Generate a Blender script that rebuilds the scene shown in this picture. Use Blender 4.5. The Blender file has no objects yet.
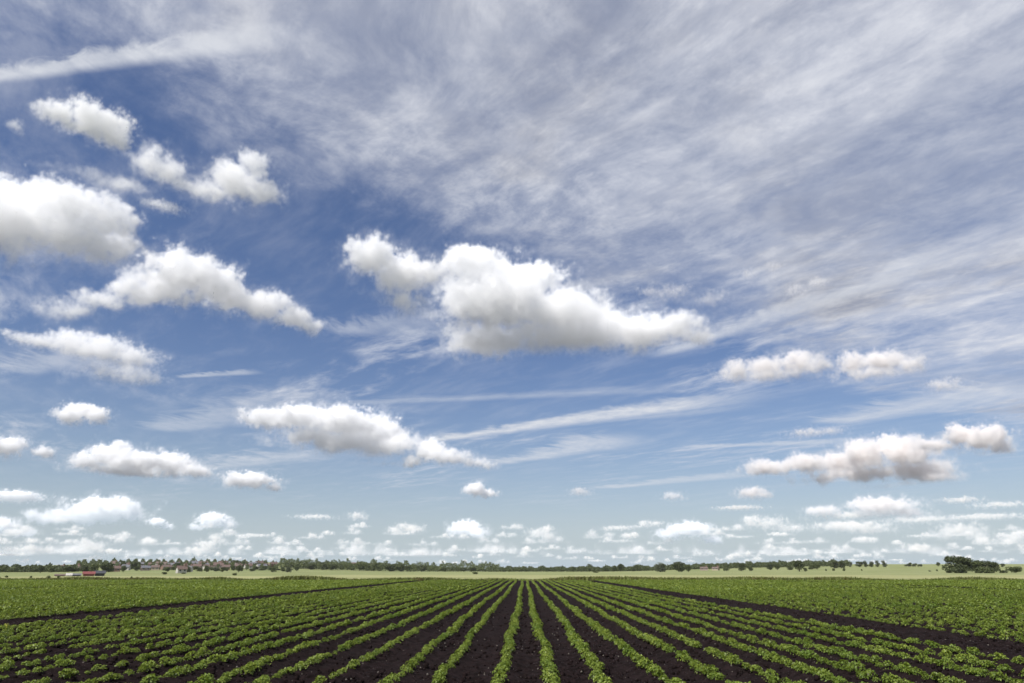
import bpy, math, random
import numpy as np
from mathutils import Vector, Matrix, noise as mnoise

random.seed(11)
RNG = np.random.default_rng(11)
scene = bpy.context.scene
COL = scene.collection
rad = math.radians

# ------------------------------------------------------------------ camera
W, H, F = 1024, 683, 683.0
CAM_H = 1.79
TILT = math.atan((570 - 341.5) / F)
YAW = math.atan((524 - 512) / F)              # camera turned a little to the left of the rows
cam_d = bpy.data.cameras.new('camera')
cam_d.sensor_width = 36.0
cam_d.lens = F * 36.0 / W
cam_d.clip_start = 0.5
cam_d.clip_end = 300000.0
cam = bpy.data.objects.new('camera', cam_d)
COL.objects.link(cam)
cam.location = (0, 0, CAM_H)
cam.rotation_euler = (math.pi / 2 + TILT, 0, YAW)
scene.camera = cam
CAM_R = cam.rotation_euler.to_matrix()


def ray(px, py):
    return (CAM_R @ Vector(((px - 512) / F, (341.5 - py) / F, -1.0))).normalized()


def ss(a, b, t):
    t = np.clip((t - a) / (b - a), 0, 1)
    return t * t * (3 - 2 * t)


def terrain(x, y):
    x = np.asarray(x, float); y = np.asarray(y, float)
    right = 8.5 * ss(60, 330, x) * ss(330, 900, y)
    left = 14.0 * ss(110, 430, -x) * ss(420, 1150, y) * (1 - 0.95 * ss(500, 700, -x))
    roll = 0.25 * np.sin(x * 0.013 + 1.0) * np.sin(y * 0.011) * ss(200, 500, np.hypot(x, y))
    return right + left + roll - 0.03


def ground_hit(px, py, dmax=1300.0):
    r = ray(px, py)
    hl = math.hypot(r.x, r.y)
    d = 10.0
    while d < dmax:
        x, y, z = r.x / hl * d, r.y / hl * d, CAM_H + r.z / hl * d
        if z < terrain(x, y):
            break
        d *= 1.004
    return r.x / hl * d, r.y / hl * d, d


# ------------------------------------------------------------------ node helpers
class NT:
    def __init__(self, tree):
        self.t = tree
        self.N = tree.nodes
        self.L = tree.links

    def node(self, kind, **kw):
        n = self.N.new(kind)
        for k, v in kw.items():
            setattr(n, k, v)
        return n

    def put(self, sock, v):
        if v is None:
            return
        if hasattr(v, 'is_output') or isinstance(v, bpy.types.NodeSocket):
            self.L.new(v, sock)
        else:
            sock.default_value = v

    def m(self, op, a, b=None, c=None, clamp=False):
        n = self.node('ShaderNodeMath', operation=op, use_clamp=clamp)
        self.put(n.inputs[0], a); self.put(n.inputs[1], b); self.put(n.inputs[2], c)
        return n.outputs[0]

    def v(self, op, a, b=None):
        n = self.node('ShaderNodeVectorMath', operation=op)
        self.put(n.inputs[0], a); self.put(n.inputs[1], b)
        return n.outputs['Value'] if op in ('LENGTH', 'DOT_PRODUCT', 'DISTANCE') else n.outputs[0]

    def scale(self, a, s):
        n = self.node('ShaderNodeVectorMath', operation='SCALE')
        self.put(n.inputs[0], a); self.put(n.inputs['Scale'], s)
        return n.outputs[0]

    def noise(self, vec, scale, detail=4.0, rough=0.5, dist=0.0, lac=2.0, out='Fac', dim='3D'):
        n = self.node('ShaderNodeTexNoise', noise_dimensions=dim)
        self.put(n.inputs['Vector'], vec)
        self.put(n.inputs['Scale'], scale); n.inputs['Detail'].default_value = detail
        n.inputs['Roughness'].default_value = rough; n.inputs['Distortion'].default_value = dist
        n.inputs['Lacunarity'].default_value = lac
        return n.outputs[0] if out == 'Fac' else n.outputs[1]

    def smooth(self, x, a, b):
        n = self.node('ShaderNodeMapRange', interpolation_type='SMOOTHSTEP')
        self.put(n.inputs[0], x); self.put(n.inputs[1], a); self.put(n.inputs[2], b)
        return n.outputs[0]

    def lin(self, x, a, b, c=0.0, d=1.0):
        n = self.node('ShaderNodeMapRange')
        self.put(n.inputs[0], x); self.put(n.inputs[1], a); self.put(n.inputs[2], b)
        self.put(n.inputs[3], c); self.put(n.inputs[4], d)
        return n.outputs[0]

    def mix(self, fac, a, b, mode='MIX'):
        n = self.node('ShaderNodeMix', data_type='RGBA', blend_type=mode)
        self.put(n.inputs[0], fac); self.put(n.inputs[6], a); self.put(n.inputs[7], b)
        return n.outputs[2]

    def comb(self, x, y, z):
        n = self.node('ShaderNodeCombineXYZ')
        self.put(n.inputs[0], x); self.put(n.inputs[1], y); self.put(n.inputs[2], z)
        return n.outputs[0]

    def sep(self, v):
        n = self.node('ShaderNodeSeparateXYZ')
        self.put(n.inputs[0], v)
        return n.outputs


def rgba(c):
    return (c[0], c[1], c[2], 1.0)


# ------------------------------------------------------------------ sun, sky
SUN_EL, SUN_AZ = rad(50), rad(-140)            # azimuth measured from +Y, clockwise positive: sun high on the left, a little behind
sd = Vector((math.sin(SUN_AZ) * math.cos(SUN_EL), math.cos(SUN_AZ) * math.cos(SUN_EL), math.sin(SUN_EL)))
sun_d = bpy.data.lights.new('sun', 'SUN')
sun_d.energy = 4.4
sun_d.angle = rad(0.53)
sun_d.color = (1.0, 0.965, 0.915)
sun = bpy.data.objects.new('sun', sun_d)
COL.objects.link(sun)
sun.location = (-60, -20, 80)
sun.rotation_euler = sd.to_track_quat('Z', 'Y').to_euler()


def plane_pt(px, py):
    r = ray(px, py)
    return r.x / r.z, r.y / r.z


def build_world():
    w = bpy.data.worlds.new('World')
    scene.world = w
    w.use_nodes = True
    g = NT(w.node_tree)
    w.cycles.sampling_method = 'MANUAL'
    w.cycles.sample_map_resolution = 256
    g.N.clear()
    out = g.node('ShaderNodeOutputWorld')
    bg = g.node('ShaderNodeBackground')
    bg.inputs['Strength'].default_value = 0.11
    g.L.new(bg.outputs[0], out.inputs[0])
    sky = g.node('ShaderNodeTexSky', sky_type='NISHITA')
    sky.sun_disc = False
    sky.sun_elevation = SUN_EL
    sky.sun_rotation = SUN_AZ
    sky.altitude = 0
    sky.air_density = 1.15
    sky.dust_density = 0.6
    sky.ozone_density = 2.2
    hs = g.node('ShaderNodeHueSaturation')
    hs.inputs['Saturation'].default_value = SKY_SAT
    hs.inputs['Value'].default_value = SKY_VAL
    g.L.new(sky.outputs[0], hs.inputs['Color'])
    base = g.mix(1.0, hs.outputs[0], rgba((0.97, 0.95, 1.13)), 'MULTIPLY')
    d = g.v('NORMALIZE', g.node('ShaderNodeTexCoord').outputs['Generated'])
    dx, dy, dz = g.sep(d)[0], g.sep(d)[1], g.sep(d)[2]
    zc = g.m('MAXIMUM', dz, 0.015)
    X = g.m('DIVIDE', dx, zc)
    Y = g.m('DIVIDE', dy, zc)
    P = g.comb(X, Y, 0.0)
    k = 0.80 / 0.11                                 # colours below are given as seen, so divide by the strength
    # pale air towards the horizon
    hz = g.m('POWER', g.m('MAXIMUM', g.m('SUBTRACT', 1.0, g.m('DIVIDE', g.m('MAXIMUM', dz, 0.0), 0.42)), 0.0), 3.7)
    base = g.mix(g.m('MULTIPLY', hz, 0.88), base, rgba([c * k for c in (0.505, 0.625, 0.715)]))
    # wind-drawn frame for the ice cloud: u along the streaks, v across
    du, dv = (0.62, -0.78), (0.78, 0.62)
    warp = g.noise(P, 0.9, 3.0, 0.55, out='Color')
    Pw = g.v('ADD', P, g.scale(g.v('SUBTRACT', warp, (0.5, 0.5, 0.5)), 0.42))
    wx, wy = g.sep(Pw)[0], g.sep(Pw)[1]
    u = g.m('ADD', g.m('MULTIPLY', wx, du[0]), g.m('MULTIPLY', wy, du[1]))
    v = g.m('ADD', g.m('MULTIPLY', wx, dv[0]), g.m('MULTIPLY', wy, dv[1]))
    fib = g.noise(g.comb(g.m('MULTIPLY', u, 0.55), g.m('MULTIPLY', v, 1.55), 3.7), 3.4, 10.0, 0.64, 0.12)
    fine = g.noise(g.comb(g.m('MULTIPLY', wx, 1.0), g.m('MULTIPLY', wy, 0.8), 9.1), 9.0, 8.0, 0.66, 0.1)
    blot = g.noise(P, 1.25, 6.0, 0.58, 0.1)
    mott = g.noise(g.comb(g.m('MULTIPLY', u, 0.8), g.m('MULTIPLY', v, 1.1), 5.5), 2.7, 9.0, 0.66, 0.15)
    fibre = g.m('ADD', g.m('MULTIPLY', fib, 0.52), g.m('MULTIPLY', fine, 0.48))
    # the broad veil overhead and to the right
    s = g.m('SUBTRACT', g.m('MULTIPLY_ADD', X, 0.85, 2.10), Y)
    s = g.m('ADD', s, g.m('MULTIPLY', g.m('SUBTRACT', blot, 0.5), 1.5))
    s = g.m('ADD', s, g.m('MULTIPLY', g.m('SUBTRACT', fibre, 0.5), 1.3))
    veil = g.smooth(s, -0.30, 0.75)
    thick = g.m('ADD', g.m('MULTIPLY', fibre, 0.75), g.m('MULTIPLY', mott, 0.75))
    gap = g.smooth(g.noise(P, 0.95, 5.0, 0.55), 0.36, 0.56)
    veil = g.m('MULTIPLY', veil, g.m('MULTIPLY_ADD', gap, 0.45, 0.55))
    tex = g.m('ADD', g.m('MULTIPLY', g.smooth(fib, 0.36, 0.62), 0.25), g.m('MULTIPLY', g.smooth(fine, 0.38, 0.64), 0.19))
    tex = g.m('ADD', tex, g.m('MULTIPLY', g.smooth(mott, 0.38, 0.64), 0.26))
    veil_a = g.m('MULTIPLY', veil, g.m('ADD', tex, 0.43))
    # thin scattered fibres over the rest of the sky
    patch = g.smooth(g.noise(g.comb(g.m('MULTIPLY', u, 0.5), v, 21.0), 0.85, 3.0, 0.5), 0.43, 0.64)
    sc = g.smooth(g.m('ADD', g.m('MULTIPLY', fib, 0.8), g.m('MULTIPLY', fine, 0.2)), 0.42, 0.74)
    thin_a = g.m('MULTIPLY', g.m('MULTIPLY', sc, patch), 0.72)
    thin_a = g.m('ADD', thin_a, g.m('MULTIPLY', g.smooth(fib, 0.40, 0.75), 0.14))
    a = g.m('MAXIMUM', veil_a, thin_a)
    trail = None
    # spread-out vapour trails: a line on the ice-cloud level, ragged across its width
    for (p0, p1, wid, amp, soft) in TRAILS:
        q0, q1 = Vector(plane_pt(*p0)), Vector(plane_pt(*p1))
        t = (q1 - q0); ln = t.length; t.normalize()
        nrm = (-t.y, t.x)
        rx = g.m('SUBTRACT', wx if soft else X, q0.x); ry = g.m('SUBTRACT', wy if soft else Y, q0.y)
        along = g.m('DIVIDE', g.m('ADD', g.m('MULTIPLY', rx, t.x), g.m('MULTIPLY', ry, t.y)), ln)
        across = g.m('ADD', g.m('MULTIPLY', rx, nrm[0]), g.m('MULTIPLY', ry, nrm[1]))
        rag = g.noise(g.comb(g.m('MULTIPLY', along, 5.0), g.m('MULTIPLY', across, 1.0 / wid * 0.55), q0.x), 1.6, 8.0, 0.62, 0.8)
        w_ = g.m('MULTIPLY', g.lin(along, 0.0, 1.0, 0.45, 1.0), wid)
        prof = g.m('SUBTRACT', 1.0, g.m('ABSOLUTE', g.m('DIVIDE', g.m('ADD', across, g.m('MULTIPLY', g.m('SUBTRACT', rag, 0.5), wid * 0.9)), w_)))
        ends = g.m('MULTIPLY', g.smooth(along, -0.04, 0.10), g.m('SUBTRACT', 1.0, g.smooth(along, 0.75, 1.06)))
        body = g.m('MULTIPLY', g.smooth(g.m('ADD', prof, g.m('MULTIPLY', g.m('SUBTRACT', rag, 0.55), 1.1)), 0.0, 0.85), ends)
        t1_ = g.m('MULTIPLY', g.m('MULTIPLY', body, amp), g.lin(fine, 0.3, 0.65, 0.55, 1.0))
        trail = t1_ if trail is None else g.m('MAXIMUM', trail, t1_)
    a = g.m('MULTIPLY', a, g.smooth(dz, 0.02, 0.2))
    # thicker ice cloud lets less sun through and greys; thin fibres are brightest
    g1 = g.m('MULTIPLY', g.smooth(g.m('ADD', g.m('MULTIPLY', blot, 0.7), g.m('MULTIPLY', mott, 0.3)), 0.42, 0.66), veil)
    colc = g.mix(g1, rgba([c * k for c in (0.70, 0.725, 0.80)]), rgba([c * k for c in (0.36, 0.38, 0.455)]))
    wis = g.m('MULTIPLY', g.smooth(g.m('ADD', g.m('MULTIPLY', fib, 0.5), g.m('MULTIPLY', fine, 0.5)), 0.48, 0.68), 0.36)
    colc = g.mix(wis, colc, rgba([c * k for c in (0.80, 0.815, 0.86)]))
    fin = g.mix(g.m('MINIMUM', a, 1.0), base, colc)
    fin = g.mix(g.m('MINIMUM', g.m('MULTIPLY', trail, 0.9), 0.92), fin, rgba([c * k for c in (0.72, 0.745, 0.80)]))
    g.L.new(fin, bg.inputs['Color'])


SKY_SAT, SKY_VAL = 1.06, 0.60
TRAILS = [  # start, end, width on the ice level, strength, follows the warped wind
    ((-60, 84), (300, 30), 0.058, 1.0, False),
    ((415, 442), (765, 393), 0.34, 1.1, False),
    ((160, 412), (720, 386), 0.17, 0.38, False),
    ((650, 356), (1000, 238), 0.22, 0.75, False),
    ((176, 377), (260, 371), 0.09, 0.6, False),
    ((490, 464), (640, 436), 0.50, 0.75, True),
    ((150, 430), (340, 396), 0.50, 0.5, True),
    ((600, 488), (760, 472), 0.55, 0.6, False),
    ((690, 447), (860, 440), 0.24, 0.6, False),
    ((830, 424), (1024, 384), 0.60, 0.7, True),
    ((180, 470), (330, 450), 0.60, 0.55, True),
    ((560, 425), (760, 405), 0.25, 0.35, True),
    ((330, 330), (450, 318), 0.35, 0.45, True),
    ((0, 372), (120, 356), 0.35, 0.5, True),
]
build_world()

# ------------------------------------------------------------------ properties and links


def tag(o, label=None, cat=None, group=None, kind=None):
    if label: o['label'] = label
    if cat: o['category'] = cat
    if group: o['group'] = group
    if kind: o['kind'] = kind
    return o


def mesh_obj(name, verts, faces, mat, parent=None, smooth=False, attrs=None):
    me = bpy.data.meshes.new(name)
    v = np.asarray(verts, np.float32).reshape(-1, 3)
    if isinstance(faces, np.ndarray):
        nf, k = faces.shape
        me.vertices.add(len(v)); me.vertices.foreach_set('co', v.ravel())
        me.loops.add(nf * k); me.loops.foreach_set('vertex_index', faces.ravel().astype(np.int32))
        me.polygons.add(nf)
        me.polygons.foreach_set('loop_start', np.arange(0, nf * k, k, dtype=np.int32))
        me.update(calc_edges=True)
    else:
        me.from_pydata([tuple(p) for p in v], [], faces)
        me.update()
    if attrs:
        for an, (dom, arr) in attrs.items():
            at = me.attributes.new(an, 'FLOAT', dom)
            at.data.foreach_set('value', np.asarray(arr, np.float32))
    if smooth:
        me.polygons.foreach_set('use_smooth', [True] * len(me.polygons))
    if mat is not None:
        for m in (mat if isinstance(mat, (list, tuple)) else [mat]):
            me.materials.append(m)
    o = bpy.data.objects.new(name, me)
    COL.objects.link(o)
    if parent is not None:
        o.parent = parent
    return o


def empty(name, loc=(0, 0, 0), rz=0.0):
    e = bpy.data.objects.new(name, None)
    e.empty_display_size = 0.3
    COL.objects.link(e)
    e.location = loc
    e.rotation_euler = (0, 0, rz)
    return e


def copy_tree(o, parent=None):
    c = o.copy()
    COL.objects.link(c)
    if parent is not None:
        c.parent = parent
    for ch in list(o.children):
        copy_tree(ch, c)
    return c


def new_mat(name):
    m = bpy.data.materials.new(name)
    m.use_nodes = True
    g = NT(m.node_tree)
    g.N.clear()
    out = g.node('ShaderNodeOutputMaterial')
    return m, g, out


def leaf_mat(name, c0, c1, c2, transl=0.35, rough=0.55, spec=0.35):
    m, g, out = new_mat(name)
    at = g.node('ShaderNodeAttribute', attribute_name='rnd')
    pos = g.node('ShaderNodeNewGeometry').outputs['Position']
    big = g.noise(pos, 0.35, 3.0, 0.5)
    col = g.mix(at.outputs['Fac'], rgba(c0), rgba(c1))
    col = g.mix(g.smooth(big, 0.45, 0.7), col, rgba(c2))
    p = g.node('ShaderNodeBsdfPrincipled')
    g.put(p.inputs['Base Color'], col)
    p.inputs['Roughness'].default_value = rough
    p.inputs['Specular IOR Level'].default_value = spec
    tr = g.node('ShaderNodeBsdfTranslucent')
    g.put(tr.inputs['Color'], g.mix(0.5, col, rgba((c1[0] * 1.3, c1[1] * 1.3, c1[2] * 0.7))))
    mx = g.node('ShaderNodeMixShader')
    mx.inputs[0].default_value = transl
    g.L.new(p.outputs[0], mx.inputs[1]); g.L.new(tr.outputs[0], mx.inputs[2])
    g.L.new(mx.outputs[0], out.inputs[0])
    return m


def plain_mat(name, c, rough=0.8, vary=0.25, scale=2.0):
    m, g, out = new_mat(name)
    p = g.node('ShaderNodeBsdfPrincipled')
    pos = g.node('ShaderNodeTexCoord').outputs['Object']
    n = g.noise(pos, scale, 6.0, 0.6)
    col = g.mix(g.smooth(n, 0.3, 0.7), rgba([x * (1 - vary) for x in c]), rgba([x * (1 + vary) for x in c]))
    g.put(p.inputs['Base Color'], col)
    p.inputs['Roughness'].default_value = rough
    b = g.node('ShaderNodeBump'); b.inputs['Strength'].default_value = 0.3; b.inputs['Distance'].default_value = 0.02
    g.put(b.inputs['Height'], n); g.L.new(b.outputs[0], p.inputs['Normal'])
    g.L.new(p.outputs[0], out.inputs[0])
    return m


# ------------------------------------------------------------------ clouds: each one a volume of droplets, lit by the sun and sky


def cloud_mat(name, albedo, aniso=0.15, step=1.0):
    m, g, out = new_mat(name)
    pv = g.node('ShaderNodeVolumePrincipled')
    pv.inputs['Color'].default_value = rgba(albedo)
    pv.inputs['Density'].default_value = 1.0
    pv.inputs['Anisotropy'].default_value = aniso
    g.L.new(pv.outputs[0], out.inputs['Volume'])
    m.cycles.volume_step_rate = step
    m.cycles.volume_sampling = 'MULTIPLE_IMPORTANCE'
    return m


CLOUD = cloud_mat('cloud_droplets', (1.0, 1.0, 1.0), 0.0)
SHADE_TINTED = cloud_mat('shade_tinted_cloud', (0.972, 0.957, 0.948), 0.0)  # shade of the ice veil put into the droplet colour as a grey-beige albedo
HAZE_TINTED = cloud_mat('haze_tinted_far_cloud', (0.996, 0.976, 0.945), 0.0)  # warm haze of distance painted into the far clouds' albedo
BASE_ALT = 1150.0


def make_cloud(puffs, label, vox=1.2, tau=9.0, edge=0.30, rough=0.68, amp=0.66, grow=1.17, wisp=0.10, mat=None, soft_base=1.0, group=None, seed=0, name='cloud', kind=None, maxd=42000.0, feat=None, dist=None):
    """puffs: lobes (x, y, half width, half height) seen from the field; built at the cloud's own distance under a common base level"""
    puffs = [(p[0], p[1] - 0.06 * p[3], p[2] * grow, p[3] * grow) for p in puffs]
    x0 = min(p[0] - p[2] for p in puffs); x1 = max(p[0] + p[2] for p in puffs)
    y0 = min(p[1] - p[3] for p in puffs); y1 = max(p[1] + p[3] for p in puffs)
    tau *= 0.95 if (x0 < 330 and y0 < 400) else 1.35; edge *= 0.70
    cx, cy = (x0 + x1) / 2, (y0 + y1) / 2
    rb = ray(cx, y1)
    D = dist or min((BASE_ALT - CAM_H) / max(rb.z, 1e-3), maxd)       # slant distance
    rc = ray(cx, cy)
    c = Vector((0, 0, CAM_H)) + rc * D
    az = math.atan2(rc.x, rc.y)
    el = math.asin(rc.z)
    R = Matrix.Rotation(-az, 3, 'Z')
    Ri = R.inverted()
    cosv = (CAM_R.inverted() @ rc)
    mpp = D * abs(cosv.z) / F                       # metres per pixel there
    ell = []
    for (px, py, rx, ry) in puffs:
        r = ray(px, py)
        q = Vector((0, 0, CAM_H)) + r * (D / r.dot(rc))
        l = Ri @ (q - c)
        a, b = rx * mpp, ry * mpp
        dep = 0.75 * min(a, 1.9 * b)
        zz = b * b - (dep * math.sin(el)) ** 2
        if zz < (0.55 * b) ** 2:
            dep = 0.8 * b / max(math.sin(el), 0.3); zz = b * b - (dep * math.sin(el)) ** 2
        rz = math.sqrt(max(zz, (0.3 * b) ** 2)) / math.cos(el)
        l.y += random.uniform(-0.75, 0.75) * dep
        ell.append((l, (a, dep, rz)))
    mg = 1.28
    lo = [min(l[i] - r[i] * mg for l, r in ell) for i in range(3)]
    hi = [max(l[i] + r[i] * mg for l, r in ell) for i in range(3)]
    vs = vox * mpp
    res = [max(8, min(420, int((hi[i] - lo[i]) / (vs if i != 1 else vs * 2.2)))) for i in range(3)]
    ht = max(r[2] for _, r in ell)
    fs = min(0.9 * ht, 25.0 * mpp)
    ng = bpy.data.node_groups.new('cloud_volume', 'GeometryNodeTree')
    ng.interface.new_socket('Geometry', in_out='INPUT', socket_type='NodeSocketGeometry')
    ng.interface.new_socket('Geometry', in_out='OUTPUT', socket_type='NodeSocketGeometry')
    g = NT(ng)
    gout = g.node('NodeGroupOutput')
    pos = g.node('GeometryNodeInputPosition').outputs[0]
    off = (seed * 13.7 + 3.1, seed * 7.3 - 5.0, seed * 3.9 + 1.7)
    q = g.v('ADD', g.scale(pos, 1.0 / fs), off)
    wv = g.noise(q, 0.7, 2.0, 0.5, out='Color')
    pw = g.v('ADD', pos, g.scale(g.v('SUBTRACT', wv, (0.5, 0.5, 0.5)), fs * 0.55))
    acc = None
    for l, r in ell:
        e = g.v('LENGTH', g.v('MULTIPLY', g.v('SUBTRACT', pw, tuple(l)), (1 / r[0], 1 / r[1], 1 / r[2])))
        if acc is None:
            acc = e
        else:
            n = g.node('ShaderNodeMath', operation='SMOOTH_MIN')
            g.put(n.inputs[0], acc); g.put(n.inputs[1], e); n.inputs[2].default_value = 0.09
            acc = n.outputs[0]
    n1 = g.noise(q, 1.1, 7.0, rough)
    vor = g.node('ShaderNodeTexVoronoi', feature='F1')
    g.put(vor.inputs['Vector'], g.v('ADD', q, g.scale(g.noise(q, 2.2, 3.0, 0.5, out='Color'), 0.35)))
    vor.inputs['Scale'].default_value = 1.9
    vor.inputs['Detail'].default_value = 1.0
    vor.inputs['Roughness'].default_value = 0.5
    bill = g.m('SUBTRACT', 0.55, vor.outputs['Distance'])
    f = g.m('SUBTRACT', 1.0, acc)
    f = g.m('ADD', f, g.m('MULTIPLY', g.m('SUBTRACT', n1, 0.56), amp * 2.0))
    f = g.m('ADD', f, g.m('MULTIPLY', bill, amp * 0.6))
    vo2 = g.node('ShaderNodeTexVoronoi', feature='F1')
    g.put(vo2.inputs['Vector'], g.v('ADD', q, g.scale(wv, 0.4)))
    vo2.inputs['Scale'].default_value = 3.9
    vo2.inputs['Detail'].default_value = 1.0
    f = g.m('ADD', f, g.m('MULTIPLY', g.m('SUBTRACT', 0.5, vo2.outputs['Distance']), amp * 0.46))
    if vox > 1.0:
        vo3 = g.node('ShaderNodeTexVoronoi', feature='F1')
        g.put(vo3.inputs['Vector'], g.v('ADD', q, g.scale(g.noise(q, 6.0, 2.0, 0.5, out='Color'), 0.12)))
        vo3.inputs['Scale'].default_value = 9.5
        f = g.m('ADD', f, g.m('MULTIPLY', g.m('SUBTRACT', 0.48, vo3.outputs['Distance']), amp * 0.26))
    zrel = g.lin(g.sep(pos)[2], lo[2] + (hi[2] - lo[2]) * 0.14, lo[2] + (hi[2] - lo[2]) * 0.72, 0.0, 1.0)
    ed = g.lin(zrel, 0.0, 1.0, edge * (1 + 2.2 * soft_base), edge)
    dn = g.m('DIVIDE', f, ed, clamp=True)
    dn = g.m('POWER', dn, 1.35)
    veil = g.m('MULTIPLY', g.smooth(f, -0.42, 0.15), g.smooth(n1, 0.46, 0.68))      # torn thin scraps around the body
    dn = g.m('ADD', dn, g.m('MULTIPLY', veil, wisp))
    flat = g.smooth(g.sep(pw)[2], lo[2] + (hi[2] - lo[2]) * 0.06, lo[2] + (hi[2] - lo[2]) * 0.24)
    # denser knots and looser hollows inside
    kn = g.noise(q, 4.2, 5.0, 0.66)
    dn = g.m('MULTIPLY', dn, g.lin(kn, 0.36, 0.64, 0.25, 1.75))
    rho = tau / (2.0 * ht)
    den = g.m('MULTIPLY', g.m('MULTIPLY', dn, flat), rho)
    vc = g.node('GeometryNodeVolumeCube')
    g.put(vc.inputs['Density'], den)
    vc.inputs['Background'].default_value = 0.0
    vc.inputs['Min'].default_value = lo; vc.inputs['Max'].default_value = hi
    for nm, i in (('Resolution X', 0), ('Resolution Y', 1), ('Resolution Z', 2)):
        vc.inputs[nm].default_value = res[i]
    sm = g.node('GeometryNodeSetMaterial')
    sm.inputs['Material'].default_value = mat or CLOUD
    g.L.new(vc.outputs[0], sm.inputs['Geometry'])
    g.L.new(sm.outputs[0], gout.inputs[0])
    vd = bpy.data.volumes.new(name)
    vd.materials.append(mat or CLOUD)
    o = bpy.data.objects.new(name, vd)
    COL.objects.link(o)
    o.location = c
    o.rotation_euler = (0, 0, -az)
    md = o.modifiers.new('droplets', 'NODES')
    md.node_group = ng
    tag(o, label, 'cloud', group, kind)
    return o


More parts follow.
